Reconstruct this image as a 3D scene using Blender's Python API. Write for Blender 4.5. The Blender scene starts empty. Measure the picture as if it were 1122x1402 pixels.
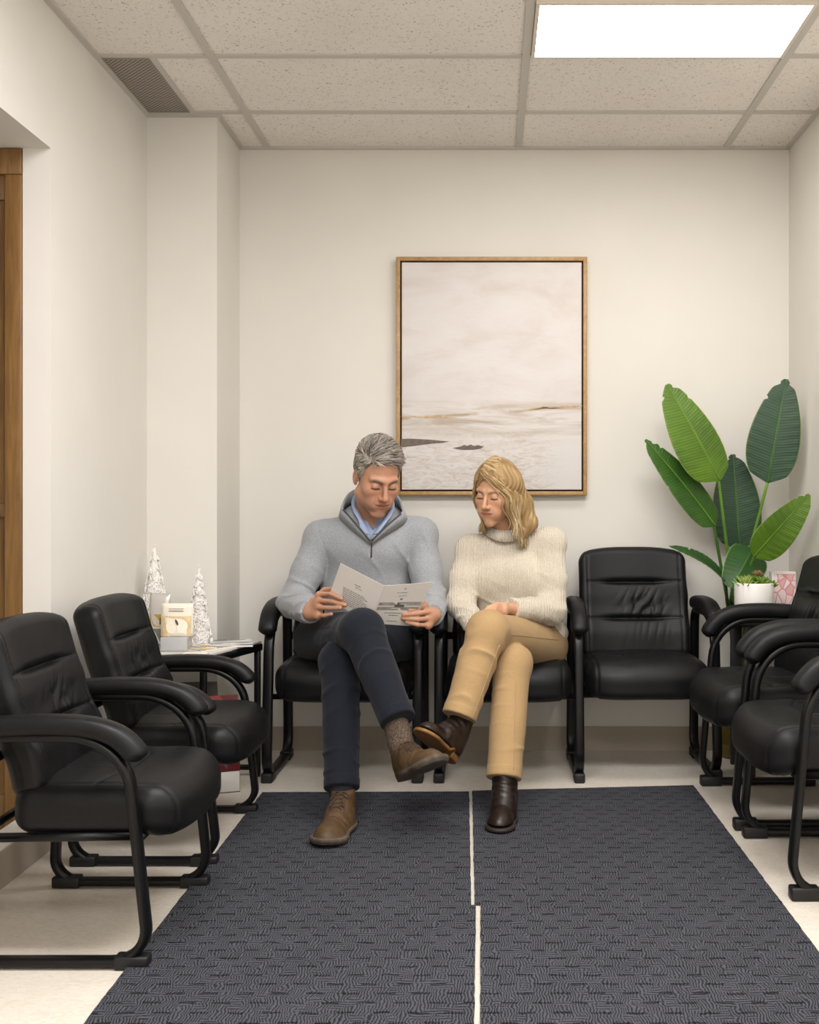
import bpy, bmesh, math, random
import numpy as np
from mathutils import Vector, Matrix

random.seed(7)
RNG = np.random.default_rng(7)
scene = bpy.context.scene
COL = scene.collection

# ------------------------------------------------------------------ camera, light, exposure
CAM_Z, F = 1.04, 1450.0            # lens height and focal length in pixels of the 1122 x 1402 frame
cam_d = bpy.data.cameras.new('camera')
cam = bpy.data.objects.new('camera', cam_d)
COL.objects.link(cam)
cam.location = (0, 0, CAM_Z)
cam.rotation_euler = (math.radians(90), 0, 0)
cam_d.sensor_fit = 'AUTO'
cam_d.sensor_width = 36.0
cam_d.lens = F * 36.0 / 1402.0
cam_d.shift_x = (561 - 670) / 1402.0
cam_d.shift_y = (690 - 701) / 1402.0
cam_d.clip_start = 0.05
scene.camera = cam

world = bpy.data.worlds.new('world')
scene.world = world
world.use_nodes = True
world.node_tree.nodes['Background'].inputs[0].default_value = (0.9, 0.87, 0.82, 1)
world.node_tree.nodes['Background'].inputs[1].default_value = 0.05

PANEL_STRENGTH = 15.0


def area_lamp(name, loc, sx, sy, power, color=(1.0, 0.99, 1.0)):
    d = bpy.data.lights.new(name, 'AREA')
    d.shape = 'RECTANGLE'
    d.size, d.size_y = sx, sy
    d.energy = power
    d.color = color
    o = bpy.data.objects.new(name, d)
    COL.objects.link(o)
    o.location = loc
    return o


# unseen area lights added at ceiling height, standing in for further panels
area_lamp('ceiling_fill_light', (0.57, 1.9, 2.53), 0.85, 0.5, 35)
area_lamp('ceiling_fill_light', (-0.45, 1.9, 2.53), 0.85, 0.5, 35)
area_lamp('ceiling_fill_light', (0.0, -0.2, 2.53), 1.2, 0.6, 44)

# added fill light before the windowless rear wall, behind the camera
wl = area_lamp('rear_fill_light', (0.0, -1.6, 1.05), 2.2, 1.7, 14, (1.0, 0.99, 0.98))
wl.rotation_euler = (math.radians(90), 0, 0)

scene.view_settings.view_transform = 'Standard'
scene.view_settings.look = 'None'
scene.view_settings.gamma = 1.0
scene.view_settings.use_curve_mapping = False
scene.view_settings.exposure = 0.06


# ------------------------------------------------------------------ helpers
def P(px, py, Y):
    """A point of the photograph at distance Y, in metres."""
    return np.array([(px - 670) * Y / F, Y, CAM_Z - (py - 690) * Y / F])


def lin(h):
    h = h.lstrip('#')
    v = [int(h[i:i + 2], 16) / 255 for i in (0, 2, 4)]
    return tuple(x / 12.92 if x <= .04045 else ((x + .055) / 1.055) ** 2.4 for x in v)


class NT:
    """Small wrapper to write shader graphs."""

    def __init__(self, name):
        self.m = bpy.data.materials.new(name)
        self.m.use_nodes = True
        self.t = self.m.node_tree
        self.b = self.t.nodes['Principled BSDF']

    def n(self, kind, **kw):
        nd = self.t.nodes.new(kind)
        for k, v in kw.items():
            setattr(nd, k, v)
        return nd

    def l(self, a, b):
        self.t.links.new(a, b)

    def val(self, sock, v):
        if hasattr(v, 'links') or isinstance(v, bpy.types.NodeSocket):
            self.l(v, sock)
        else:
            sock.default_value = v

    def coord(self, kind='Object', scale=(1, 1, 1), loc=(0, 0, 0), rot=(0, 0, 0)):
        tc = self.n('ShaderNodeTexCoord')
        mp = self.n('ShaderNodeMapping')
        mp.inputs['Scale'].default_value = scale
        mp.inputs['Location'].default_value = loc
        mp.inputs['Rotation'].default_value = rot
        self.l(tc.outputs[kind], mp.inputs['Vector'])
        return mp.outputs[0]

    def noise(self, vec, scale, detail=4, rough=.55, dist=0):
        nd = self.n('ShaderNodeTexNoise')
        self.l(vec, nd.inputs['Vector'])
        nd.inputs['Scale'].default_value = scale
        nd.inputs['Detail'].default_value = detail
        nd.inputs['Roughness'].default_value = rough
        nd.inputs['Distortion'].default_value = dist
        return nd.outputs['Fac']

    def ramp(self, fac, stops, interp='LINEAR'):
        nd = self.n('ShaderNodeValToRGB')
        nd.color_ramp.interpolation = interp
        els = nd.color_ramp.elements
        while len(els) < len(stops):
            els.new(.5)
        for e, (p, c) in zip(els, stops):
            e.position = p
            e.color = (*c, 1) if len(c) == 3 else c
        self.l(fac, nd.inputs[0])
        return nd.outputs['Color']

    def mix(self, fac, a, b, mode='MIX'):
        nd = self.n('ShaderNodeMix', data_type='RGBA', blend_type=mode)
        self.val(nd.inputs[0], fac)
        for s, v in ((nd.inputs[6], a), (nd.inputs[7], b)):
            if isinstance(v, tuple):
                s.default_value = (*v, 1) if len(v) == 3 else v
            else:
                self.l(v, s)
        return nd.outputs[2]

    def math(self, op, a, b=0.0, c=None):
        nd = self.n('ShaderNodeMath', operation=op)
        self.val(nd.inputs[0], a)
        self.val(nd.inputs[1], b)
        if c is not None:
            self.val(nd.inputs[2], c)
        return nd.outputs[0]

    def base(self, v):
        s = self.b.inputs['Base Color']
        if isinstance(v, tuple):
            s.default_value = (*v, 1)
        else:
            self.l(v, s)
        return self

    def set(self, **kw):
        for k, v in kw.items():
            self.val(self.b.inputs[k.replace('_', ' ')], v)
        return self

    def bump(self, height, strength=.3, dist=.002):
        nd = self.n('ShaderNodeBump')
        nd.inputs['Strength'].default_value = strength
        nd.inputs['Distance'].default_value = dist
        self.l(height, nd.inputs['Height'])
        self.l(nd.outputs[0], self.b.inputs['Normal'])
        return self


def plain(name, color, rough=.6, metal=0.0, spec=.5, nscale=0, namp=.06, bump=0, bscale=200, bdist=.001):
    k = NT(name)
    c = lin(color)
    if nscale:
        v = k.noise(k.coord(), nscale)
        k.base(k.ramp(v, [(.3, tuple(x * (1 - namp) for x in c)), (.7, tuple(min(1, x * (1 + namp)) for x in c))]))
    else:
        k.base(c)
    k.set(Roughness=rough, Metallic=metal, Specular_IOR_Level=spec)
    if bump:
        k.bump(k.noise(k.coord(), bscale, 3), bump, bdist)
    return k.m


# ---- mesh plumbing
def make_mesh(name, V, polys, mats, smooth=True, mat_idx=None):
    me = bpy.data.meshes.new(name)
    V = np.asarray(V, dtype=np.float32)
    me.vertices.add(len(V))
    me.vertices.foreach_set('co', V.ravel())
    if isinstance(polys, np.ndarray):
        n, k = polys.shape
        me.loops.add(n * k)
        me.loops.foreach_set('vertex_index', polys.astype(np.int32).ravel())
        me.polygons.add(n)
        me.polygons.foreach_set('loop_start', np.arange(0, n * k, k, dtype=np.int32))
    else:
        n = len(polys)
        sizes = np.array([len(p) for p in polys], dtype=np.int32)
        flat = np.concatenate([np.asarray(p, dtype=np.int32) for p in polys])
        me.loops.add(len(flat))
        me.loops.foreach_set('vertex_index', flat)
        me.polygons.add(n)
        me.polygons.foreach_set('loop_start', np.concatenate([[0], np.cumsum(sizes)[:-1]]).astype(np.int32))
    sm = np.full(n, bool(smooth)) if not isinstance(smooth, np.ndarray) else smooth
    me.polygons.foreach_set('use_smooth', sm)
    for m in (mats if isinstance(mats, (list, tuple)) else [mats]):
        me.materials.append(m)
    if mat_idx is not None:
        me.polygons.foreach_set('material_index', np.asarray(mat_idx, dtype=np.int32))
    me.update(calc_edges=True)
    me.validate()
    return me


class MB:
    """Collects shapes; build() links them as one mesh object."""

    def __init__(self):
        self.v, self.p, self.s, self.m, self.n = [], [], [], [], 0

    def add(self, V, polys, smooth=True, mi=0):
        V = np.asarray(V, dtype=float)
        self.v.append(V)
        for q in (polys.tolist() if isinstance(polys, np.ndarray) else polys):
            self.p.append([i + self.n for i in q])
            self.s.append(smooth)
            self.m.append(mi)
        self.n += len(V)
        return self

    def box(self, lo, hi, bev=0.0, mi=0, M=None, seg=2):
        lo, hi = np.array(lo, float), np.array(hi, float)
        c, h = (lo + hi) / 2, (hi - lo) / 2
        if bev <= 0:
            V = np.array([[x, y, z] for z in (-1, 1) for y in (-1, 1) for x in (-1, 1)]) * h + c
            Q = [(0, 2, 3, 1), (4, 5, 7, 6), (0, 1, 5, 4), (2, 6, 7, 3), (0, 4, 6, 2), (1, 3, 7, 5)]
            sm = False
        else:
            bm = bmesh_box(h, min(bev, h.min() * .98), seg)
            V, Q = bm
            V = V + c
            sm = True
        if M is not None:
            V = V @ np.array(M.to_3x3()).T + np.array(M.translation)
        return self.add(V, Q, sm if bev > 0 else False, mi)

    def tube(self, pts, w, h=None, n=10, closed=False, up=(1, 0, 0), cap=True, mi=0, taper=None, sup=2.0):
        V, Q = sweep(pts, w, h or w, n, closed, up, cap, taper, sup)
        return self.add(V, Q, True, mi)

    def lathe(self, prof, c, n=32, mi=0, smooth=True):
        V, Q = [], []
        k = len(prof)
        for i in range(n):
            a = 2 * math.pi * i / n
            for r, z in prof:
                V.append((c[0] + r * math.cos(a), c[1] + r * math.sin(a), c[2] + z))
        for i in range(n):
            j = (i + 1) % n
            for t in range(k - 1):
                Q.append((i * k + t, j * k + t, j * k + t + 1, i * k + t + 1))
        return self.add(V, Q, smooth, mi)

    def prism(self, poly, z0, z1, mi=0):
        n = len(poly)
        V = [(x, y, z0) for x, y in poly] + [(x, y, z1) for x, y in poly]
        Q = [list(range(n))[::-1], list(range(n, 2 * n))]
        Q += [(i, (i + 1) % n, n + (i + 1) % n, n + i) for i in range(n)]
        return self.add(V, Q, False, mi)

    def build(self, name, mats, parent=None, weld=False):
        me = make_mesh(name, np.concatenate(self.v), self.p, mats, np.array(self.s), self.m)
        return link(name, me, parent)


def bmesh_box(h, bev, seg=2):
    bm = bmesh.new()
    bmesh.ops.create_cube(bm, size=2)
    for v in bm.verts:
        v.co = Vector((v.co.x * h[0], v.co.y * h[1], v.co.z * h[2]))
    bmesh.ops.bevel(bm, geom=bm.edges[:], offset=bev, segments=seg, profile=.5, affect='EDGES')
    bm.verts.index_update()
    V = np.array([v.co[:] for v in bm.verts])
    Q = [[v.index for v in f.verts] for f in bm.faces]
    bm.free()
    return V, Q


def fillet(pts, rad, n=8, closed=False):
    pts = [np.array(p, float) for p in pts]
    out, N = [], len(pts)
    for i, p in enumerate(pts):
        r = rad[i] if isinstance(rad, (list, tuple)) else rad
        if (not closed and i in (0, N - 1)) or r <= 0:
            out.append(p)
            continue
        a, b = pts[i - 1] - p, pts[(i + 1) % N] - p
        la, lb = np.linalg.norm(a), np.linalg.norm(b)
        a, b = a / la, b / lb
        th = math.acos(np.clip(a @ b, -1, 1))
        d = min(r / math.tan(th / 2), la * .49, lb * .49)
        s, e = p + a * d, p + b * d
        for k in range(n + 1):
            t = k / n
            # rational quadratic, close to a circular arc
            w = math.sin(th / 2)
            den = (1 - t) ** 2 + 2 * w * t * (1 - t) + t * t
            out.append(((1 - t) ** 2 * s + 2 * w * t * (1 - t) * p + t * t * e) / den)
    return np.array(out)


def smooth_path(pts, n=6, closed=False):
    """Catmull-Rom through the points."""
    pts = np.array(pts, float)
    N = len(pts)
    out = []
    rng = range(N if closed else N - 1)
    for i in rng:
        p0 = pts[i - 1] if (i > 0 or closed) else 2 * pts[0] - pts[1]
        p1, p2 = pts[i], pts[(i + 1) % N]
        p3 = pts[(i + 2) % N] if (closed or i + 2 < N) else 2 * pts[-1] - pts[-2]
        for k in range(n):
            t = k / n
            out.append(.5 * (2 * p1 + (p2 - p0) * t + (2 * p0 - 5 * p1 + 4 * p2 - p3) * t * t + (3 * p1 - p0 - 3 * p2 + p3) * t ** 3))
    if not closed:
        out.append(pts[-1])
    return np.array(out)


def sweep(pts, w, h, n=10, closed=False, up=(1, 0, 0), cap=True, taper=None, sup=2.0):
    """Sweep an oval (w across `up`, h the other way) along a path."""
    pts = np.array(pts, float)
    N = len(pts)
    T = np.zeros_like(pts)
    if closed:
        T = np.roll(pts, -1, 0) - np.roll(pts, 1, 0)
    else:
        T[1:-1] = pts[2:] - pts[:-2]
        T[0], T[-1] = pts[1] - pts[0], pts[-1] - pts[-2]
    T /= np.linalg.norm(T, axis=1)[:, None] + 1e-12
    U = np.array(up, float)[None] - (T @ np.array(up, float))[:, None] * T
    ul = np.linalg.norm(U, axis=1)[:, None]
    bad = ul[:, 0] < 1e-4
    if bad.any():
        U[bad] = np.cross(T[bad], [0.3, 0.2, 0.93])
        ul = np.linalg.norm(U, axis=1)[:, None]
    U /= ul
    B = np.cross(T, U)
    a = np.linspace(0, 2 * np.pi, n, endpoint=False)
    ca, sa = np.cos(a), np.sin(a)
    ca = np.sign(ca) * np.abs(ca) ** (2 / sup)
    sa = np.sign(sa) * np.abs(sa) ** (2 / sup)
    tp = np.ones(N) if taper is None else np.array(taper, float)
    V = pts[:, None] + (U[:, None] * ca[None, :, None] * w / 2 + B[:, None] * sa[None, :, None] * h / 2) * tp[:, None, None]
    V = V.reshape(-1, 3)
    Q = []
    for i in range(N if closed else N - 1):
        j = (i + 1) % N
        for k in range(n):
            l = (k + 1) % n
            Q.append((i * n + k, i * n + l, j * n + l, j * n + k))
    if cap and not closed:
        Q.append(tuple(range(n))[::-1])
        Q.append(tuple(range((N - 1) * n, N * n)))
    return V, Q


def strands(paths, rad, n=3):
    """Many thin tapered tubes in one go; paths (S, K, 3), rad (S, K)."""
    S, K, _ = paths.shape
    T = np.gradient(paths, axis=1)
    T /= np.linalg.norm(T, axis=2, keepdims=True) + 1e-9
    up = RNG.normal(size=(S, 1, 3))
    U = np.cross(T, up)
    U /= np.linalg.norm(U, axis=2, keepdims=True) + 1e-9
    B = np.cross(T, U)
    a = np.linspace(0, 2 * np.pi, n, endpoint=False)
    V = paths[:, :, None] + (U[:, :, None] * np.cos(a)[:, None] + B[:, :, None] * np.sin(a)[:, None]) * rad[:, :, None, None]
    V = V.reshape(-1, 3)
    s, k, j = np.meshgrid(np.arange(S), np.arange(K - 1), np.arange(n), indexing='ij')
    i0 = s * K * n + k * n + j
    i1 = s * K * n + k * n + (j + 1) % n
    Q = np.stack([i0, i1, i1 + n, i0 + n], -1).reshape(-1, 4)
    return V, Q


def link(name, me, parent=None):
    o = bpy.data.objects.new(name, me)
    COL.objects.link(o)
    if parent is not None:
        o.parent = parent
    return o


def tag(o, label, cat, group=None, kind=None):
    o['label'] = label
    o['category'] = cat
    if group:
        o['group'] = group
    if kind:
        o['kind'] = kind
    return o


def thing(name, label, cat, loc=(0, 0, 0), rz=0.0, group=None):
    o = bpy.data.objects.new(name, None)
    COL.objects.link(o)
    o.empty_display_size = .1
    o.location = loc
    o.rotation_euler = (0, 0, rz)
    return tag(o, label, cat, group)


def world_part(o, root):
    """Parent a mesh written in room coordinates to a thing that stands at its own base."""
    o.parent = root
    if root.parent is None:
        o.matrix_parent_inverse = Matrix.Translation(-Vector(root.location))
    return o


def struct(o):
    o['kind'] = 'structure'
    return o


def dup(root, name_loc, rz, scale=(1, 1, 1), label=None, group=None):
    r = root.copy()
    COL.objects.link(r)
    r.location, r.rotation_euler, r.scale = name_loc, (0, 0, rz), scale
    if label:
        r['label'] = label
    if group:
        r['group'] = group
    for ch in list(root.children):
        c = ch.copy()
        COL.objects.link(c)
        c.parent = r
        for g in ch.children:
            d = g.copy()
            COL.objects.link(d)
            d.parent = c
    return r


# ------------------------------------------------------------------ distance-field modelling (numpy)
def rcone(p, a, b, ra, rb):
    a, b = np.asarray(a, np.float32), np.asarray(b, np.float32)
    ba = b - a
    pa = p - a
    t = np.clip(pa @ ba / max(float(ba @ ba), 1e-9), 0, 1)
    return np.linalg.norm(pa - t[:, None] * ba, axis=1) - (ra + (rb - ra) * t)


def ell(p, c, r, R=None):
    q = p - np.asarray(c, np.float32)
    if R is not None:
        q = q @ np.asarray(R, np.float32)
    r = np.asarray(r, np.float32)
    k0 = np.linalg.norm(q / r, axis=1)
    k1 = np.linalg.norm(q / (r * r), axis=1) + 1e-9
    return k0 * (k0 - 1) / k1


def rbox(p, c, h, r, R=None):
    q = p - np.asarray(c, np.float32)
    if R is not None:
        q = q @ np.asarray(R, np.float32)
    q = np.abs(q) - (np.asarray(h, np.float32) - r)
    return np.linalg.norm(np.maximum(q, 0), axis=1) + np.minimum(q.max(1), 0) - r


def smin(a, b, k):
    h = np.maximum(k - np.abs(a - b), 0) / k
    return np.minimum(a, b) - h * h * k * .25


def smax(a, b, k):
    return -smin(-a, -b, k)


def sm(k, *ds):
    d = ds[0]
    for e in ds[1:]:
        d = smin(d, e, k)
    return d


def chain(p, pts, rs, k=.004):
    d = rcone(p, pts[0], pts[1], rs[0], rs[1])
    for i in range(1, len(pts) - 1):
        d = smin(d, rcone(p, pts[i], pts[i + 1], rs[i], rs[i + 1]), k)
    return d


def wob(p, f, seed=0, n=5):
    """Cheap smooth noise, about -1..1."""
    r = np.random.default_rng(seed)
    v = np.zeros(len(p), np.float32)
    for i in range(n):
        d = r.normal(size=3)
        d /= np.linalg.norm(d)
        v += np.sin(p @ (d * f * r.uniform(.6, 1.5)).astype(np.float32) + r.uniform(0, 6.28))
    return v / n


def surf(f, lo, hi, h, C=6, pad=2.0):
    lo, hi = np.array(lo, np.float32), np.array(hi, np.float32)
    nb = np.ceil((hi - lo) / (h * C)).astype(int) + 1
    g = np.stack(np.meshgrid(*[np.arange(k) for k in nb], indexing='ij'), -1).reshape(-1, 3)
    cen = lo + (g * C + (C - 1) / 2).astype(np.float32) * h
    dc = np.concatenate([f(cen[i:i + 150000]) for i in range(0, len(cen), 150000)])
    act = np.abs(dc) < C * h * .87 * pad
    S = np.repeat(np.repeat(np.repeat((dc < 0).reshape(nb), C, 0), C, 1), C, 2)
    D = np.where(S, np.float32(-1), np.float32(1))
    off = np.stack(np.meshgrid(*[np.arange(C)] * 3, indexing='ij'), -1).reshape(-1, 3)
    ga = g[act]
    step = 900
    for i in range(0, len(ga), step):
        ix = (ga[i:i + step, None] * C + off[None]).reshape(-1, 3)
        D[ix[:, 0], ix[:, 1], ix[:, 2]] = f(lo + ix.astype(np.float32) * h)
    S = D < 0
    cnt = np.zeros(np.array(S.shape) - 1, np.uint8)
    cs = [(a, b, c) for a in (0, 1) for b in (0, 1) for c in (0, 1)]
    X, Y, Z = cnt.shape
    for a, b, c in cs:
        cnt += S[a:a + X, b:b + Y, c:c + Z]
    ci = np.argwhere((cnt > 0) & (cnt < 8))
    vid = np.full(cnt.shape, -1, np.int32)
    vid[ci[:, 0], ci[:, 1], ci[:, 2]] = np.arange(len(ci))
    val = np.stack([D[ci[:, 0] + a, ci[:, 1] + b, ci[:, 2] + c] for a, b, c in cs], 1)
    acc = np.zeros((len(ci), 3), np.float32)
    num = np.zeros(len(ci), np.float32)
    for i in range(8):
        for j in range(i + 1, 8):
            if sum(abs(x - y) for x, y in zip(cs[i], cs[j])) != 1:
                continue
            va, vb = val[:, i], val[:, j]
            x = (va < 0) != (vb < 0)
            t = np.where(x, va / np.where(x, va - vb, 1), 0)
            pos = np.array(cs[i], np.float32) + t[:, None] * (np.array(cs[j], np.float32) - np.array(cs[i], np.float32))
            acc += pos * x[:, None]
            num += x
    V = lo + h * (ci + acc / np.maximum(num, 1)[:, None])
    faces = []
    for ax in range(3):
        b, c = (ax + 1) % 3, (ax + 2) % 3
        s0 = [slice(1, n - 1) for n in S.shape]
        s1 = list(s0)
        s0[ax] = slice(0, S.shape[ax] - 1)
        s1[ax] = slice(1, S.shape[ax])
        A, Bq = S[tuple(s0)], S[tuple(s1)]
        e = np.argwhere(A != Bq)
        inside = A[e[:, 0], e[:, 1], e[:, 2]]
        o = np.ones(3, int)
        o[ax] = 0
        e = e + o
        q = []
        for db, dc_ in ((1, 1), (0, 1), (0, 0), (1, 0)):
            k = e.copy()
            k[:, b] -= db
            k[:, c] -= dc_
            q.append(vid[k[:, 0], k[:, 1], k[:, 2]])
        q = np.stack(q, 1)
        q[~inside] = q[~inside][:, ::-1]
        faces.append(q)
    Fq = np.concatenate(faces)
    Fq = Fq[(Fq >= 0).all(1)]
    return V, Fq


def relax(V, Q, it=1, w=.5):
    E = np.concatenate([Q[:, [0, 1]], Q[:, [1, 2]], Q[:, [2, 3]], Q[:, [3, 0]]])
    n = len(V)
    deg = np.bincount(E[:, 0], minlength=n) + np.bincount(E[:, 1], minlength=n)
    for _ in range(it):
        acc = np.stack([np.bincount(E[:, 0], V[E[:, 1], k], n) + np.bincount(E[:, 1], V[E[:, 0], k], n) for k in range(3)], 1)
        V = V * (1 - w) + w * acc / np.maximum(deg, 1)[:, None]
    return V


def tint(me, C, name='tint'):
    C = np.asarray(C, np.float32)
    if C.shape[1] == 3:
        C = np.concatenate([C, np.ones((len(C), 1), np.float32)], 1)
    a = me.attributes.new(name, 'FLOAT_COLOR', 'POINT')
    a.data.foreach_set('color', C.ravel())


def sdf_obj(name, f, lo, hi, h, mat, root=None, it=1, color=None, pad=2.0):
    V, Q = surf(f, lo, hi, h, pad=pad)
    V = relax(V, Q, it)
    me = make_mesh(name, V, Q, mat, True)
    if color is not None:
        tint(me, color(V.astype(np.float32)))
    o = link(name, me)
    if root is not None:
        world_part(o, root)
    return o


def folds(p, axis, fa, fc, seed, n=4):
    """Ridged cloth folds that run mostly across an axis, at slanted random angles; 0..1."""
    r = np.random.default_rng(seed)
    ax = np.asarray(axis, float)
    ax = ax / np.linalg.norm(ax)
    v = np.zeros(len(p), np.float32)
    for i in range(n):
        o = r.normal(size=3)
        o -= ax * (o @ ax)
        o /= np.linalg.norm(o)
        k = ax * fa * r.uniform(.6, 1.4) + o * fc * r.uniform(.5, 1.5)
        v += np.sin(p @ k.astype(np.float32) + r.uniform(0, 6.28) + 1.3 * np.sin(p @ (o * fc * .9).astype(np.float32) + r.uniform(0, 6.28)))
    v /= n
    return np.exp(-(v / .22) ** 2) * np.clip(.45 + .9 * wob(p, fc * .8, seed + 77, 3), 0, 1)



# ------------------------------------------------------------------ materials of the room
def wall_material():
    k = NT('painted_wall')
    v = k.noise(k.coord(), 1.6, 3)
    k.base(k.ramp(v, [(.3, lin('#dcd8d0')), (.7, lin('#e2ded6'))]))
    k.set(Roughness=.85, Specular_IOR_Level=.25)
    k.bump(k.noise(k.coord(), 260, 3), .12, .001)
    return k.m


def ceiling_tile_material():
    k = NT('ceiling_tile')
    v = k.coord()
    big = k.noise(v, 3, 3)
    sp = k.noise(k.coord(scale=(1, 1, 1)), 120, 2, .5, .8)
    pits = k.ramp(sp, [(.30, (0, 0, 0)), (.40, (1, 1, 1))])
    fine = k.noise(v, 240, 2)
    base = k.ramp(big, [(.3, lin('#ece5dd')), (.7, lin('#f2ece4'))])
    base = k.mix(k.ramp(fine, [(.35, (.0, .0, .0)), (.6, (1, 1, 1))]), k.mix(.10, base, lin('#8c8175')), base)
    k.base(k.mix(pits, lin('#b9ad9f'), base))
    k.set(Roughness=.95, Specular_IOR_Level=.1)
    k.bump(sp, .35, .003)
    return k.m


def floor_material():
    k = NT('vinyl_floor')
    v = k.coord()
    a = k.noise(v, 2.2, 5, .6, .6)
    b = k.noise(k.coord(scale=(1, 2.4, 1), rot=(0, 0, .5)), 34, 4, .6, 2.0)
    base = k.ramp(a, [(.3, lin('#d6cdc0')), (.7, lin('#dfd7cb'))])
    k.base(k.mix(k.ramp(b, [(.42, (0, 0, 0)), (.62, (1, 1, 1))]), base, k.mix(.35, base, lin('#b9ab98'))))
    k.set(Roughness=k.math('MULTIPLY_ADD', b, .15, .38), Specular_IOR_Level=.4)
    k.bump(b, .06, .001)
    return k.m


def wood_material(name, c0, c1, rough=.45, axis=(14, 14, 1.1)):
    k = NT(name)
    v = k.coord(scale=axis)
    a = k.noise(v, 3.2, 6, .62, 1.1)
    b = k.noise(k.coord(scale=tuple(x * 5 for x in axis)), 3, 3)
    col = k.ramp(a, [(.3, lin(c0)), (.7, lin(c1))])
    k.base(k.mix(k.math('MULTIPLY', b, .3), col, lin(c0)))
    k.set(Roughness=rough)
    k.bump(b, .08, .001)
    return k.m


M_WALL = wall_material()
M_TILE = ceiling_tile_material()
M_FLOOR = floor_material()
M_GRID = plain('ceiling_grid_paint', '#c4bfb6', .6)
M_BASE = plain('baseboard_vinyl', '#a89c8c', .55, nscale=3, namp=.04)
M_OAK = wood_material('oak_door', '#543a1c', '#7c5a2c')
M_OAKT = wood_material('oak_casing', '#664723', '#906b39')
M_BLACK = plain('black_powder_coat', '#09090b', .34, 0, .32)
M_RUBBER = plain('black_plastic', '#0b0b0c', .55)
M_WHITE = plain('white_plastic', '#efece6', .5)

# ------------------------------------------------------------------ room shell
YB, XL, XR, ZC = 4.475, -1.325, 1.268, 2.546        # back wall, side walls, ceiling
YF = -1.7                                            # wall behind the camera
YC, XC = 4.10, -1.054                                # boxed-out column in the rear corner
DO, DT, DK = 3.2, 2.115, 0.10                        # opening in the side wall: far edge, head, curb
DN = 1.55


def shell(name, boxes, mat):
    m = MB()
    for lo, hi in boxes:
        m.box(lo, hi)
    return struct(m.build(name, mat))


shell('floor', [((XL - 1.6, YF - .1, -.1), (XR + .1, YB + .1, 0))], M_FLOOR)
shell('wall_back', [((XC, YB, 0), (XR + .1, YB + .1, ZC + .1))], M_WALL)
shell('wall_right', [((XR, YF, 0), (XR + .1, YB, ZC + .1))], M_WALL)
shell('wall_rear', [((XL - 1.5, YF - .1, 0), (XR + .1, YF, ZC + .1))], M_WALL)
shell('wall_left', [((XL - .085, DO, 0), (XL, YC, ZC + .1)),
                    ((XL - .085, DN, DT), (XL, DO, ZC + .1)),
                    ((XL - .085, YF, 0), (XL, DN, ZC + .1)),
                    ((XL - .085, DN, 0), (XL, DO, DK))], M_WALL)
shell('wall_column', [((XL - .085, YC, 0), (XC, YB + .1, ZC + .1))], M_WALL)
shell('ceiling', [((XL, YF, ZC), (XR, YB, ZC + .1))], M_TILE)
# passage behind the opening
shell('wall_passage', [((XL - 1.5, DO + .03, 0), (XL - .085, DO + .13, DT + .1)),
                       ((XL - 1.5, DN, 0), (XL - 1.4, DO + .03, DT + .1)),
                       ((XL - 1.4, DN - .1, 0), (XL - .085, DN, DT + .1))], M_WALL)
shell('ceiling_passage', [((XL - 1.4, DN, DT), (XL - .085, DO + .03, DT + .08))], M_WALL)

bh = .10
shell('baseboard_back', [((XC, YB - .008, 0), (XR, YB, bh))], M_BASE)
shell('baseboard_right', [((XR - .008, YF, 0), (XR, YB - .008, bh))], M_BASE)
shell('baseboard_left', [((XL, YF, 0), (XL + .008, YC, bh))], M_BASE)
shell('baseboard_column', [((XL + .008, YC - .008, 0), (XC + .008, YC, bh)), ((XC, YC, 0), (XC + .008, YB - .008, bh))], M_BASE)

# ceiling grid bars
gw = .0135
g = MB()
for x in (-.935, .125, 1.0):
    g.box((x - gw, YF, ZC - .006), (x + gw, YB, ZC + .001))
for y in (4.066, 3.556, 3.03, 2.5, 1.98, 1.45, .9, .4, -.1, -.6, -1.1):
    g.box((XL, y - gw, ZC - .005), (XR, y + gw, ZC + .001))
g.box((-1.14 - gw, 3.556, ZC - .0055), (-1.14 + gw, 4.066, ZC + .001))
struct(g.build('trim_1', M_GRID))
t = MB()      # wall angle that closes the grid along every wall
t.box((XC, YB - .018, ZC - .010), (XR - .018, YB, ZC))
t.box((XR - .018, YF, ZC - .010), (XR, YB, ZC))
t.box((XL, YF, ZC - .010), (XL + .02, YC - .018, ZC))
t.box((XL, YC - .018, ZC - .010), (XC + .018, YC, ZC))
t.box((XC, YC, ZC - .010), (XC + .018, YB - .018, ZC))
struct(t.build('trim_2', M_GRID))

# lit ceiling panel
lt = thing('ceiling_light', 'square-edged bright white lit panel in the tiled ceiling', 'ceiling light', (.565, 3.36, ZC))
lx0, lx1, ly0, ly1 = .141, .985, 3.162, 3.553
m = MB()
for lo, hi in (((lx0, ly0, -.012), (lx0 + .012, ly1, 0)), ((lx1 - .012, ly0, -.012), (lx1, ly1, 0)),
               ((lx0 + .012, ly0, -.012), (lx1 - .012, ly0 + .012, 0)), ((lx0 + .012, ly1 - .012, -.012), (lx1 - .012, ly1, 0))):
    m.box(np.array(lo) + (0, 0, ZC), np.array(hi) + (0, 0, ZC))
world_part(m.build('frame', plain('light_frame_paint', '#d8cfc0', .5)), lt)
k = NT('light_diffuser')
k.base((.9, .9, .9)).set(Emission_Color=(1, .955, .90, 1), Emission_Strength=PANEL_STRENGTH)
world_part(MB().box((lx0 + .012, ly0 + .012, ZC - .0115), (lx1 - .012, ly1 - .012, ZC - .001)).build('diffuser', k.m), lt)

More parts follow.
